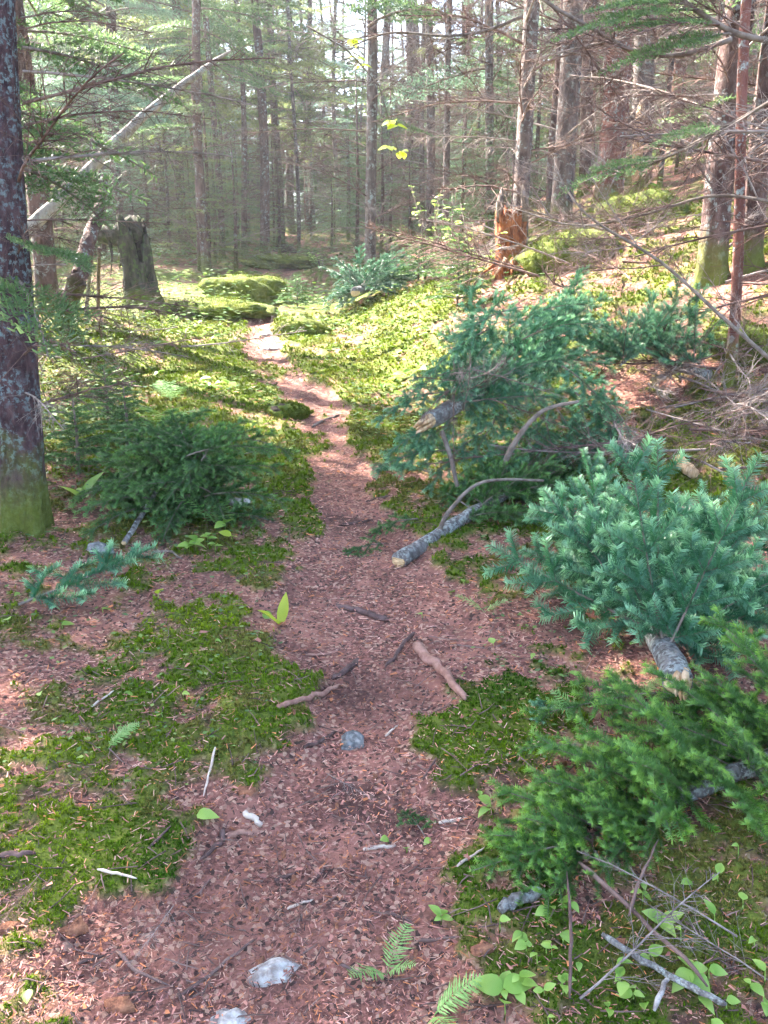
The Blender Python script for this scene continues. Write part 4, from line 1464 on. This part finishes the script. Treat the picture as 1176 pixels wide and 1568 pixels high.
spray("blue-green fir spray lying on the moss at the left foreground", 30, 945, 245, 885, V_BLUE, 1, 0.05)
spray("dull fir spray lying on the trail left of the grey fir butt", 590, 838, 515, 852, V_DARK, 2, 0.02)
spray("dull fir spray beside the trail above the grey fir butt", 640, 800, 540, 822, V_DARK, 3, 0.02)
spray("small fir sprig on the trail above the bottom leaves", 650, 1290, 610, 1235, V_DARK, 4, 0.02)
spray("bluish fir sprig at the left tip of the lower right fir", 840, 1085, 815, 1130, V_BLUE, 0, 0.03)
spray("lone fir twig reaching left from the cut butt over the moss", 1010, 1078, 815, 1120, V_GREEN, 1, 0.04)
spray("green fir spray at the lower left of the corner fir", 870, 1320, 715, 1370, V_GREEN, 2, 0.05)
spray("green fir sprig jutting left above the corner fir's tip", 880, 1190, 790, 1200, V_GREEN, 3, 0.10)
spray("dark fir spray beside the trail below the dark heap's right end", 375, 700, 440, 690, V_DARK, 0, 0.02)
spray("fir spray lying at the foot of the torn butt", 660, 740, 560, 720, V_MID, 1, 0.06)

# fir saplings in the dark hollow left
def sapling(label, px, py, h, w, var, seed, n=30, name="fir_sapling", group=None):
    b_ = P(px, py)
    rg = np.random.default_rng(seed)
    T = thing(name, label, "sapling", b_, group)
    m = MB()
    m.tube([(0, 0, -0.05), (0.01, 0, h * 0.5), (0, 0, h)], [0.012, 0.009, 0.003], 6)
    child("stem", m.mesh("sapling_stem", M_LIMB, True), T)
    for k in range(n):
        t = (k + rg.random()) / n
        az = k * 2.4 + rg.random()
        L = w * (1 - 0.75 * t) * (0.8 + 0.4 * rg.random())
        d = Vector((math.cos(az), math.sin(az), 0.1 + 0.5 * t))
        add_branch(T, var[rg.integers(0, 5)], frame((0, 0, h * (0.08 + 0.9 * t)), d, (0, 0, 1), L / 0.57))
    return T


sapling("dark fir sapling right behind the thick lichened trunk", 120, 725, 0.45, 0.30, V_DARK, 81)
sapling("dark fir sapling between the lichened trunk and the dark fir heap", 195, 690, 0.42, 0.28, V_DARK, 82)
sapling("small dark fir sapling at the back of the dark hollow", 165, 650, 0.4, 0.3, V_DARK, 83)
sapling("blue-green fir sapling in front of the torn-butt fir's crown", 700, 470, 0.7, 0.4, V_DARK, 84)
sapling("young fir with pale green boughs beside the orange rotten stump", 690, 440, 1.0, 0.45, V_DARK, 85, 22)
sapling("low fir sapling left of the felled fir up the trail", 455, 470, 0.4, 0.35, V_DARK, 86)
sapling("low green fir sapling right of the sunny bank's top", 640, 430, 0.5, 0.4, V_DARK, 87)

# ------------------------------------------------------------------ brush heap at right: dead fallen branches
rg = np.random.default_rng(91)
for k in range(40):
    px, py = 930 + 260 * rg.random(), 560 + 220 * rg.random()
    p0 = P(px, py, 0.05 + 0.22 * rg.random())
    az = rg.random() * 6.283
    d = Vector((math.cos(az), math.sin(az), -0.15 + 0.4 * rg.random()))
    T = thing("fallen_branch", "dry twiggy fallen branch in the tangled brush heap at right", "branch", p0, "branches of the brush heap")
    child("stem", V_DEAD[rg.integers(0, 8)], T, frame((0, 0, 0), d, Vector(rg.random(3) - 0.5), 0.40 + 0.30 * rg.random()))
for k in range(12):
    px, py = 30 + 330 * rg.random(), 470 + 150 * rg.random()
    p0 = P(px, py, 0.08)
    az = rg.random() * 6.283
    T = thing("fallen_branch", "dry fallen branch on the shady ground around the tall dark stump", "branch", p0, "branches around the old stump")
    child("stem", V_DEAD[rg.integers(0, 8)], T, frame((0, 0, 0), (math.cos(az), math.sin(az), 0.1), Vector(rg.random(3) - 0.5), 0.5 + 0.3 * rg.random()))
for k in range(34):
    px, py = 650 + 480 * rg.random(), 340 + 120 * rg.random()
    p0 = P(px, py, 0.12)
    az = rg.random() * 6.283
    T = thing("fallen_branch", "dry fallen branch lying among the trunks of the right bank", "branch", p0, "branches on the right bank")
    child("stem", V_DEAD[rg.integers(0, 8)], T, frame((0, 0, 0), (math.cos(az), math.sin(az), 0.15), Vector(rg.random(3) - 0.5), 0.7 + 0.4 * rg.random()))

for k in range(34):
    y_ = 10.5 + 14 * rg.random()
    x_ = np.interp(y_, PX_Y, PX_X) + (-1 if k < 20 else 1) * (1.2 + rg.random() * 0.35 * y_)
    az = rg.random() * 6.283
    T = thing("fallen_branch", "dry fallen branch on the far ground left of the trail" if k < 20 else "dry fallen branch on the far ground right of the trail", "branch",
              (x_, y_, hz(x_, y_) + 0.1), "fallen branches left of the far trail" if k < 20 else "fallen branches right of the far trail")
    child("stem", V_DEAD[rg.integers(0, 8)], T, frame((0, 0, 0), (math.cos(az), math.sin(az), 0.25), Vector(rg.random(3) - 0.5), 0.7 + 0.5 * rg.random()))
for k in range(3):
    px, py = 860 + 370 * rg.random(), 1330 + 230 * rg.random()
    p0 = P(px, py, 0.012)
    az = rg.random() * 6.283
    T = thing("fallen_twig", "thin dry forked twig lying among the bottom right leaves", "twig", p0, "forked twigs at bottom right")
    child("stem", V_DEAD[rg.integers(0, 8)], T, frame((0, 0, 0), (math.cos(az), math.sin(az), 0.12), (0.2, -0.2, 1), (0.14 + 0.12 * rg.random(),) * 3))
for k in range(10):
    px, py = 40 + 500 * rg.random(), 1180 + 370 * rg.random()
    p0 = P(px, py, 0.008)
    az = rg.random() * 6.283
    T = thing("fallen_twig", "thin dry forked twig lying on the left foreground litter", "twig", p0, "forked twigs at left foreground")
    child("stem", V_DEAD[rg.integers(0, 8)], T, frame((0, 0, 0), (math.cos(az), math.sin(az), 0.02), (0.1, -0.1, 1), (0.10 + 0.08 * rg.random(), 0.10, 0.04)))

# ------------------------------------------------------------------ sticks, roots, chips near the camera
def stick(name, label, cat, pts, r, mat, taper=0.6, lift=0.0, sides=8, group=None, rough=0.25):
    g = [P(a_, b_, r * 0.5 + lift) for a_, b_ in pts]
    o0 = g[0]
    fine = []
    for i in range(len(g) - 1):
        for k in range(4):
            q_ = g[i].lerp(g[i + 1], k / 4) - o0
            fine.append(q_)
    fine.append(g[-1] - o0)
    rg = np.random.default_rng(int(pts[0][0] * 7 + pts[0][1]))
    for q_ in fine[1:-1]:
        q_ += Vector((rg.random(3) - 0.5) * r * 0.8)
        q_.z = max(q_.z, hz(q_.x + o0.x, q_.y + o0.y) - o0.z + r * 0.3 + lift)
    m = MB()
    rad = np.linspace(r, r * taper, len(fine))
    rad[0] *= 0.55
    rad[-1] *= 0.45
    m.tube(fine, rad, sides, True, rough=rough + 0.1, seed=int(pts[0][0]))
    o = child(name, m.mesh(name, mat, True), None, Matrix.Translation(o0))
    return tag(o, label, cat, group)


stick("root", "thick pinkish root surfacing right of the trail's middle", "root", [(636, 990), (665, 1020), (690, 1045), (712, 1075)], 0.021, M_ROOT, 0.5)
stick("root", "thin dark root arching beside the thick pinkish root", "root", [(634, 978), (620, 992), (606, 1015), (590, 1030)], 0.008, M_STICK_DK, 0.8, 0.02)
stick("root", "purplish mossy root crossing the trail's left edge", "root", [(548, 1012), (530, 1030), (508, 1042)], 0.013, M_STICK_DK, 0.7)
stick("root", "red-brown root left of the grey stone", "root", [(425, 1084), (455, 1076), (490, 1066), (520, 1050)], 0.010, M_ROOT, 0.8)
stick("root", "thin red-brown root lying above the purplish mossy root", "root", [(468, 1004), (500, 1003), (528, 994)], 0.006, M_ROOT, 0.7)
stick("root", "dark moss-tipped root across the trail below the grey fir butt", "root", [(515, 930), (545, 936), (570, 945), (596, 952)], 0.015, M_STICK_DK, 0.7)
stick("stick", "dark mossy stick pointing at the grey stone", "stick", [(465, 1146), (490, 1137), (515, 1122)], 0.008, M_STICK_DK, 0.5)
stick("stick", "pink-brown stick lying across the trail above the needle clumps", "stick", [(346, 1282), (370, 1278), (398, 1276)], 0.009, M_ROOT, 0.8)
stick("stick", "dark stick running down from the pink-brown crossed stick", "stick", [(342, 1272), (338, 1294), (306, 1318)], 0.008, M_STICK_DK, 0.7)
stick("stick", "pale broken chip of wood above the crossed sticks", "stick", [(372, 1248), (388, 1256), (402, 1266)], 0.010, M_STICK_PALE, 0.6)
stick("stick", "pale stick at the right of the trail above a small fir sprig", "stick", [(672, 1262), (695, 1258), (716, 1253)], 0.006, M_STICK_PALE, 0.6)
stick("stick", "short pale stick in the lower middle of the trail", "stick", [(556, 1302), (580, 1299), (606, 1296)], 0.006, M_STICK_PALE, 0.7)
stick("stick", "dark jagged stick in the lower middle of the trail", "stick", [(420, 1350), (445, 1342), (472, 1330)], 0.006, M_STICK_DK, 0.5)
stick("stick", "short black stick right of the dark jagged stick", "stick", [(478, 1352), (492, 1340), (500, 1325)], 0.005, M_STICK_DK, 0.5)
stick("stick", "long thin brown stick slanting over the bottom left litter", "stick", [(275, 1530), (320, 1498), (355, 1468), (395, 1440)], 0.005, M_TWIG, 0.5, 0.004)
stick("stick", "thin brown stick lying left of the white bottom stone", "stick", [(178, 1460), (205, 1488), (258, 1512)], 0.005, M_TWIG, 0.6, 0.004)
stick("stick", "pale twig on the moss near the left edge", "stick", [(150, 1338), (180, 1344), (210, 1352)], 0.004, M_STICK_PALE, 0.6, 0.01)
stick("stick", "dark stick lying half in moss at the left edge", "stick", [(0, 1312), (30, 1310), (55, 1309)], 0.008, M_STICK_DK, 0.7)
stick("stick", "upright-looking pale twig lying on the left moss edge", "stick", [(330, 1150), (322, 1185), (312, 1225)], 0.004, M_STICK_PALE, 0.6, 0.01)
stick("stick", "dark broken stick in the upper trail right of the moss strip", "stick", [(520, 806), (545, 802), (570, 797)], 0.010, M_STICK_DK, 0.5)
stick("stick", "dry stick on the upper trail beside the small moss hump", "stick", [(478, 655), (498, 644), (520, 636)], 0.012, M_LIMB, 0.6)
stick("stick", "thin dark stick at the moss patch right of the trail", "stick", [(648, 1200), (658, 1183), (668, 1166)], 0.004, M_STICK_DK, 0.7, 0.01)
stick("stick", "brown curved stick below the dark fir heap", "stick", [(232, 850), (258, 848), (280, 860)], 0.007, M_LIMB, 0.5, 0.01)
stick("stick", "short grey-brown knotty stick under the corner fir's tip", "stick", [(765, 1405), (790, 1390), (828, 1372)], 0.015, M_STEM, 0.8, 0.01)
stick("stick", "long lichened branch crossing the bottom right corner", "stick", [(920, 1450), (980, 1490), (1060, 1535), (1110, 1560)], 0.007, M_STEM, 0.9, 0.03)
stick("stick", "long bare brown branch over the leaves at bottom right", "stick", [(885, 1350), (950, 1410), (1010, 1470), (1080, 1545)], 0.006, M_TWIG, 0.7, 0.05)
stick("stick", "thin twig crossing the long bare branch at bottom right", "stick", [(960, 1440), (978, 1380), (1005, 1320)], 0.004, M_TWIG, 0.6, 0.06)
stick("stick", "thin dead stem rising through the bottom right leaves", "stick", [(870, 1568), (872, 1480), (866, 1370)], 0.004, M_STICK_DK, 0.7, 0.06)
stick("stick", "white lichened twig hanging below the crossing branch", "stick", [(1000, 1568), (1015, 1530), (1022, 1515)], 0.006, M_QUARTZ, 0.7, 0.03)
for k, (px, py, qx, qy) in enumerate([(640, 1445, 700, 1438), (590, 1400, 640, 1420), (440, 1395, 480, 1380), (120, 1480, 175, 1462), (230, 1300, 262, 1268), (700, 1330, 742, 1300), (410, 760, 450, 752),
                                      (560, 770, 600, 760), (140, 1085, 175, 1060), (700, 990, 745, 996), (520, 1480, 560, 1500), (590, 1130, 610, 1112)]):
    stick("twig", "short dry twig lying loose on the trail litter", "twig", [(px, py), ((px + qx) / 2, (py + qy) / 2), (qx, qy)], 0.0045, [M_TWIG, M_STICK_DK, M_STICK_PALE][k % 3], 0.5, 0.004, 6, "loose twigs on the trail")


def chip(label, px, py, L, W, rot, seed, mat=M_CHIP, group=None):
    rg = np.random.default_rng(seed)
    p = P(px, py, 0.008)
    L, W = L * 0.65, W * 0.6
    n = 7
    a = np.arange(n) * 2 * PI / n + rg.random(n) * 0.5
    rr = 0.45 + 0.9 * rg.random(n)
    top = np.c_[np.cos(a) * L * rr, np.sin(a) * W * rr, 0.002 + 0.008 * rg.random(n)]
    bot = top * [1.03, 1.03, 1] - [0, 0, 0.016]
    m = MB()
    V = np.vstack([top, bot, [[0, 0, 0.007]]])
    m.add(V, [(i, n + i, n + (i + 1) % n, (i + 1) % n) for i in range(n)], [(2 * n, i, (i + 1) % n) for i in range(n)])
    o = child("bark_chip", m.mesh("bark_chip", mat), None, Matrix.Translation(p) @ Matrix.Rotation(rot, 4, 'Z'))
    return tag(o, label, "bark chip", group)


chip("large orange-brown bark chip under the bottom right leaves", 738, 1455, 0.035, 0.03, 0.2, 1)
chip("pale orange bark chip left of the bottom leaf whorl", 700, 1510, 0.026, 0.014, 0.1, 2)
chip("large brown bark plate in the left bottom litter", 112, 1425, 0.06, 0.035, 0.5, 3)
chip("brown bark plate at the bottom left corner", 185, 1545, 0.045, 0.03, 0.1, 4)
chip("reddish bark chip at the left picture edge", 12, 1425, 0.035, 0.03, 0.9, 5)
chip("pale brown bark plate beside the corner fir's fern", 852, 1172, 0.035, 0.03, 0.4, 6)
chip("flat brown bark plate at the moss edge left of the trail", 375, 1215, 0.04, 0.02, 0.1, 7)
chip("rusty bark chip right of the knotty stick", 950, 1448, 0.025, 0.02, 0.3, 8)
rs = random.Random(17)
for k in range(16):
    px, py = rs.uniform(380, 640), rs.uniform(1090, 1500)
    chip("small orange bark chip among the trail litter", px, py, rs.uniform(.007, .013), rs.uniform(.005, .009), rs.random() * 3, 40 + k, group="small chips on the trail")
log("split_wood", "orange piece of split wood lying by the brush heap", "wood", [P(1040, 712, 0.03), P(1062, 735, 0.03)], [0.035, 0.03], M_SPLIT, 8, 0.5, 2)

# ------------------------------------------------------------------ leafy plants and ferns
def leaf_mesh(L, W, fold, curl, name, mat):
    n = 7
    t = np.linspace(0, 1, n)
    w = W * np.sin(np.pi * t ** 0.8) ** 0.85
    w[0] = W * 0.05
    w[-1] = 0.0005
    zc = -curl * t * t * L
    mid = np.c_[t * L, np.zeros(n), zc]
    le = np.c_[t * L, w, zc + fold * w]
    ri = np.c_[t * L, -w, zc + fold * w]
    V = np.stack([le, mid, ri], 1).reshape(-1, 3)
    q = []
    for i in range(n - 1):
        for k in (0, 1):
            q.append((3 * i + k, 3 * i + k + 1, 3 * i + k + 4, 3 * i + k + 3))
    m = MB()
    m.add(V, q, None, np.repeat(t * 0.4 + 0.3, 3))
    return m.mesh(name, mat, True)


LEAF = [leaf_mesh(L_, W_, f_, c_, "leaf", M_LEAF) for L_, W_, f_, c_ in ((0.045, 0.016, 0.25, 0.2), (0.036, 0.016, 0.1, 0.6), (0.052, 0.015, 0.45, 0.1), (0.030, 0.011, 0.3, 0.45), (0.048, 0.019, 0.15, 0.8), (0.040, 0.012, 0.6, 0.35))]
LEAF_Y = leaf_mesh(0.045, 0.016, 0.25, 0.15, "leaf", M_LEAF_Y)
LILY = leaf_mesh(0.16, 0.026, 0.5, 0.15, "leaf", M_LEAF_Y)
LILY_G = leaf_mesh(0.20, 0.032, 0.5, 0.25, "leaf", M_LEAF)
STEM_ME = {}


def plant(label, px, py, nl, h, seed, mesh=None, scale=1.0, el=0.15, group=None, name="leafy_plant", cat="plant", az0=None):
    rg = np.random.default_rng(seed)
    T = thing(name, label, cat, P(px, py, -0.004), group)
    if 'e' not in STEM_ME:
        m = MB()
        m.tube([(0, 0, 0), (0.002, 0, 0.5), (0, 0, 1)], [0.0016, 0.0014, 0.001], 5)
        STEM_ME['e'] = m.mesh("plant_stem", M_LEAF)
    child("stem", STEM_ME['e'], T, Matrix.Diagonal((1, 1, h, 1)))
    a0 = rg.random() * 6.28 if az0 is None else az0
    for k in range(nl):
        az = a0 + k * 2 * PI / nl + (rg.random() - 0.5) * 0.7
        e = el + (rg.random() - 0.5) * 0.8
        d = Vector((math.cos(az) * math.cos(e), math.sin(az) * math.cos(e), math.sin(e)))
        s = scale * (0.6 + 0.65 * rg.random())
        child("leaf", mesh or LEAF[rg.integers(0, 6)], T, frame((0, 0, h * (1 - 0.08 * k)), d, ((rg.random() - 0.5) * 0.9, -0.25 + (rg.random() - 0.5) * 0.8, 1), s))
    return T


LR = [(860, 1360, 1), (873, 1387, 2), (860, 1442, 1), (835, 1454, 1), (804, 1455, 2), (885, 1474, 1), (858, 1507, 1), (955, 1520, 1), (986, 1541, 1), (1135, 1389, 1), (1058, 1350, 1), (1097, 1345, 2),
      (1128, 1307, 1), (1153, 1442, 2), (1083, 1497, 1), (1148, 1507, 2), (1110, 1541, 1), (764, 1422, 1), (838, 1563, 1), (930, 1556, 2), (1088, 1562, 1), (1168, 1545, 2), (1040, 1440, 1)]
rs = random.Random(77)
LR += [(rs.uniform(760, 1176), rs.uniform(1330, 1560), 1 + k % 2) for k in range(22)]
for k, (px, py, nl) in enumerate(LR):
    plant("small plant with one or two oval leaves among the bottom right moss", px, py + 12, nl, 0.025 + 0.03 * ((k * 7) % 5) / 5, 300 + k, group="oval-leaved plants at bottom right", scale=0.68)
for lab, px, py, nl in (("four-leaved whorled plant right of the long bare branch", 1012, 1418, 4), ("upright whorled plant left of the large oval leaf, bottom right", 1058, 1492, 4),
                        ("four-leaved plant on the trail's right edge above the bark chip", 675, 1408, 4), ("whorled plant between the two orange bark chips and the bottom edge", 770, 1520, 4)):
    plant(lab, px, py + 8, nl, 0.03, px, scale=1.0, el=0.25)
for k, (px, py) in enumerate([(735, 1219), (749, 1240), (659, 1285), (820, 1227), (761, 1272), (594, 1285), (622, 1300), (710, 890), (690, 905), (646, 940), (870, 1030), (818, 1000), (755, 985)]):
    plant("single pale oval leaf plant at the right edge of the trail", px, py + 6, 1 + (k == 0), 0.018, 340 + k, group="pale leaf plants at the trail's right edge", scale=0.85)
for k, (px, py) in enumerate([(302, 1248), (248, 1092), (178, 1109), (191, 1059), (330, 979), (62, 1059), (157, 931), (50, 868), (12, 947), (45, 1517), (404, 935), (379, 877), (30, 905), (110, 880), (95, 955), (280, 1060)]):
    plant("single pale oval leaf plant on the mossy ground left of the trail", px, py + 8, 1, 0.02, 360 + k, group="pale leaf plants left of the trail", scale=0.95)
plant("bright yellow-green upright leaf near the left fir spray", 242, 915, 1, 0.02, 381, LEAF_Y, 1.2, 0.5)
plant("two-bladed bright green lily shoot at the trail's left edge", 428, 958, 2, 0.004, 382, LILY, 0.72, 1.15, name="lily_shoot", az0=1.2)
plant("broad-leaved lily shoot beside the thick lichened trunk", 125, 768, 3, 0.01, 383, LILY_G, 0.8, 0.8, name="lily_shoot", az0=0.2)
plant("bright yellow-green leaf behind the dark heap's right foot", 355, 832, 2, 0.04, 384, LEAF_Y, 1.2, 0.3)
for k, (px, py) in enumerate([(330, 850), (318, 838), (300, 846), (345, 815), (362, 700), (330, 745), (290, 850)]):
    plant("bright leafy seedling around the foot of the dark fir heap", px, py, 4, 0.06, 385 + k, None, 1.3, 0.2, group="seedlings round the dark heap")
rs = random.Random(23)
for k in range(46):
    px, py = (rs.uniform(500, 680), rs.uniform(480, 640)) if k < 30 else (rs.uniform(240, 360), rs.uniform(480, 600))
    x_, y_ = march(px, py, hgrid)
    if trail_d(np.array([x_]), np.array([y_]))[0] < 1.2:
        continue
    plant("pale broad leaf plant on the sunny bank right of the trail" if k < 30 else "pale broad leaf plant on the slope below the tall stump", px, py, 2, 0.05, 420 + k, None, 1.8, 0.25,
          group="leaf plants on the sunny bank" if k < 30 else "leaf plants below the tall stump")


def fern_mesh(seed, L=0.22, mat=M_FERN):
    rg = np.random.default_rng(seed)
    m = MB()
    rach = polyl((0, 0, 0), (1, 0, 0.5), L, 8, rg, 0.8, 0.04)
    m.tube(rach, np.linspace(0.0015, 0.0005, 9), 3, False)
    for i in range(15):
        t = 0.15 + 0.83 * i / 14
        p = np.array([np.interp(t, np.linspace(0, 1, 9), rach[:, j]) for j in range(3)])
        wl = L * 0.30 * math.sin(PI * min(1, (1.02 - t) * 0.9)) ** 0.7 + 0.006
        for sg in (1, -1):
            wl *= 0.8 + 0.35 * rg.random()
            d = np.array([0.3 + 0.35 * rg.random(), sg, -0.3 + 0.4 * rg.random()])
            d /= np.linalg.norm(d)
            e = np.array([1, -sg * 0.45, 0]) * L * 0.022
            nn = 5
            vs = [p]
            for k in range(1, nn + 1):
                u = k / nn
                w = (1 - u) ** 0.6
                vs += [p + d * wl * u * 0.95 + e * w * (1.0 if k % 2 else 0.55), p + d * wl * u * 0.95 - e * w * (1.0 if k % 2 else 0.55)]
            q = [(1 + 2 * k, 2 + 2 * k, 4 + 2 * k, 3 + 2 * k) for k in range(nn - 1)]
            m.add(np.array(vs), q, [(0, 2, 1)], 0.3 + 0.5 * rg.random())
    return m.mesh("frond", mat)


FERN = [fern_mesh(s) for s in (1, 2, 3)]


def fern(label, px, py, n, scale, seed, group=None, az=None):
    rg = np.random.default_rng(seed)
    T = thing("fern", label, "fern", P(px, py), group)
    for k in range(n):
        a = (rg.random() * 6.283) if az is None else az[k % len(az)]
        child("frond", FERN[rg.integers(0, 3)], T, frame((0, 0, 0.005), (math.cos(a), math.sin(a), 0.25 + 0.3 * rg.random()), (0, 0, 1), scale * (0.8 + 0.4 * rg.random())))
    return T


fern("pale green fern fronds over the moss left of the cut butt", 900, 1118, 3, 0.75, 1, az=(3.0, 3.4, 2.5))
fern("little fern frond at the cut butt's right", 975, 1070, 2, 0.5, 2, az=(0.1, 0.5))
fern("small fern on the left litter beside a pale leaf", 165, 1150, 3, 0.5, 3)
fern("small fern at the bottom right of the trail", 592, 1496, 3, 0.45, 4)
fern("fern tip cut off by the bottom edge of the picture", 662, 1562, 3, 0.55, 5)
fern("fern frond lying at the trail's right edge above the moss patch", 742, 940, 2, 0.5, 6, az=(0.2, 2.9))
fern("bright fern clump at the right foot of the dark fir heap", 335, 808, 5, 1.1, 7)
fern("bright fern between the dark hollow and the trail, upper one", 262, 615, 4, 1.3, 8)
fern("bright fern between the dark hollow and the trail, lower one", 245, 655, 4, 1.2, 9)
fern("little fern right of the dark fir heap by the flat stone", 405, 790, 3, 0.6, 10)

# ------------------------------------------------------------------ broadleaf twigs hanging into the view, withered leaves
def leafy_twig(label, pts, dist, leaves, mesh, scale, seed):
    rg = np.random.default_rng(seed)
    g = [A(px, py, dist) for px, py in pts]
    T = thing("leafy_twig", label, "twig", g[0])
    m = MB()
    m.tube([p - g[0] for p in g], np.linspace(0.008, 0.003, len(g)), 5)
    child("stem", m.mesh("twig_stem", M_LIMB), T)
    for px, py in leaves:
        p = A(px, py, dist) - g[0]
        for k in range(3):
            az = rg.random() * 6.28
            child("leaf", mesh, T, frame(p, (math.cos(az), math.sin(az), -0.4 + 0.5 * rg.random()), (0, -0.6, 1), scale * (0.8 + 0.4 * rg.random())))
    return T


leafy_twig("thin twig with bright yellow-green leaves hanging at top centre", [(470, 40), (530, 75), (580, 130), (612, 240)], 7.5, [(545, 88), (553, 100), (540, 60), (600, 185), (608, 192), (596, 225), (614, 232)], LEAF_Y, 1.9, 1)
for k, (lab, px, py, h) in enumerate([("leafy sapling with pale green leaves left of the orange stump", 650, 430, 1.1), ("leafy sapling above the felled fir up the trail", 590, 400, 0.6),
                                      ("leafy sapling on the bank behind the torn-butt fir", 715, 455, 1.0), ("leafy bush at the right of the trail bend", 492, 415, 0.4)]):
    b_ = P(px, py)
    rg = np.random.default_rng(700 + k)
    T = thing("leafy_sapling", lab, "sapling", b_)
    for j in range(5):
        tip = Vector(((rg.random() - 0.5) * 0.7, (rg.random() - 0.5) * 0.5, h * (0.6 + 0.4 * rg.random())))
        m = MB()
        m.tube([(0, 0, 0), tip * 0.5 + Vector((0.05, 0, 0.05)), tip], [0.010, 0.006, 0.003], 5)
        child("stem", m.mesh("sapling_stem", M_LIMB), T)
        for q_ in range(9):
            p = tip * (0.45 + 0.6 * rg.random())
            az = rg.random() * 6.28
            child("leaf", LEAF[rg.integers(0, 3)], T, frame(p, (math.cos(az), math.sin(az), 0.2 * rg.random()), (0, -0.3, 1), 1.3 + 0.6 * rg.random()))

DEADLEAF = leaf_mesh(0.05, 0.018, 0.7, 0.9, "withered_leaf", M_DEADLEAF)
T = thing("withered_leaves", "rust-brown withered leaf cluster caught in the corner fir", "leaves", A(1005, 1222, 2.1))
rg = np.random.default_rng(5)
for k in range(14):
    p = A(975 + 55 * rg.random(), 1195 + 55 * rg.random(), 2.08) - T.location
    child("leaf", DEADLEAF, T, frame(p, Vector(rg.random(3) - 0.5), (0, -0.5, 1), 0.55 + 0.4 * rg.random()))

# foreground boughs that cross the top right of the view, held by trunks outside it
def bough(label, pts, dists, r0, r1, seed, n_sub, live=0):
    rg = np.random.default_rng(seed)
    g = [A(p[0], p[1], d) for p, d in zip(pts, dists)]
    T = thing("bare_bough", label, "branch", g[0])
    arch(T, g, r0, r1, "stem", M_LIMB)
    for k in range(n_sub):
        i = rg.integers(0, len(g) - 1)
        p = g[i].lerp(g[i + 1], rg.random())
        d = (g[i + 1] - g[i]).normalized() * 0.7 + Vector(rg.random(3) - 0.5) * 1.6
        child("twig", V_DEAD[rg.integers(0, 8)], T, frame(p - g[0], d, Vector(rg.random(3) - 0.5), 0.16 + 0.22 * rg.random()))
    for k in range(live):
        i = rg.integers(0, len(g) - 1)
        p = g[i].lerp(g[i + 1], rg.random())
        add_branch(T, V_TREE[rg.integers(0, 5)], frame(p - g[0], Vector((-0.9 + 0.5 * rg.random(), -0.1, -0.35 * rg.random())), (0, -0.3, 1), 0.22 + 0.14 * rg.random()), "live_branch")
    return T


bough("dark bare bough sweeping down across the upper right", [(1120, 60), (1040, 84), (970, 78), (910, 45), (850, 12), (810, -20)], [3.6, 3.6, 3.6, 3.6, 3.6, 3.6], 0.010, 0.006, 1, 14)
bough("dark bough entering from the top right corner", [(1200, 66), (1130, 52), (1080, 25), (1030, -10)], [3.3, 3.3, 3.3, 3.3], 0.011, 0.008, 2, 10, 4)
bough("thin mossy bough crossing in front of the right trunks", [(1190, 560), (1100, 480), (1010, 400), (900, 330), (850, 260)], [4.2, 4.4, 4.6, 4.8, 5.0], 0.010, 0.005, 3, 16)
bough("bare grey bough over the right bank's moss", [(1190, 310), (1090, 300), (980, 330), (880, 345), (790, 320)], [4.6, 4.8, 5.0, 5.2, 5.4], 0.009, 0.004, 4, 14)
bough("drooping bough with blue-green needles before the dark right trunk", [(1190, 150), (1100, 200), (1000, 250), (930, 270)], [4.0, 4.2, 4.4, 4.6], 0.009, 0.004, 5, 10, 3)
bough("bare bough crossing the upper middle in front of the trunks", [(800, 25), (740, 48), (680, 55), (600, 50), (540, 70)], [7, 7, 7, 7.2, 7.4], 0.012, 0.006, 6, 12)

# ------------------------------------------------------------------ haze volume added for the veiling glow among the trees
HAZE = 0.0019
if HAZE:
    m = MB()
    x0, x1, y0, y1, z0, z1 = gx[0] - 1, gx[-1] + 1, gy[0] - 1, gy[-1] + 1, float(vz.min()) - 1, 26.0
    m.add([(x0, y0, z0), (x1, y0, z0), (x1, y1, z0), (x0, y1, z0), (x0, y0, z1), (x1, y0, z1), (x1, y1, z1), (x0, y1, z1)],
          [(0, 3, 2, 1), (4, 5, 6, 7), (0, 1, 5, 4), (1, 2, 6, 5), (2, 3, 7, 6), (3, 0, 4, 7)])
    hm = bpy.data.materials.new("haze")
    hm.use_nodes = True
    hn = hm.node_tree
    hn.nodes.remove(hn.nodes['Principled BSDF'])
    pv = hn.nodes.new('ShaderNodeVolumePrincipled')
    pv.inputs['Color'].default_value = (0.95, 0.96, 1.0, 1)
    pv.inputs['Density'].default_value = HAZE
    pv.inputs['Anisotropy'].default_value = 0.45
    hn.links.new(pv.outputs[0], hn.nodes['Material Output'].inputs['Volume'])
    o = child("haze", m.mesh("haze", hm))
    tag(o, 'thin haze added for the pale veiling glow between the trees', 'haze', None, 'stuff')
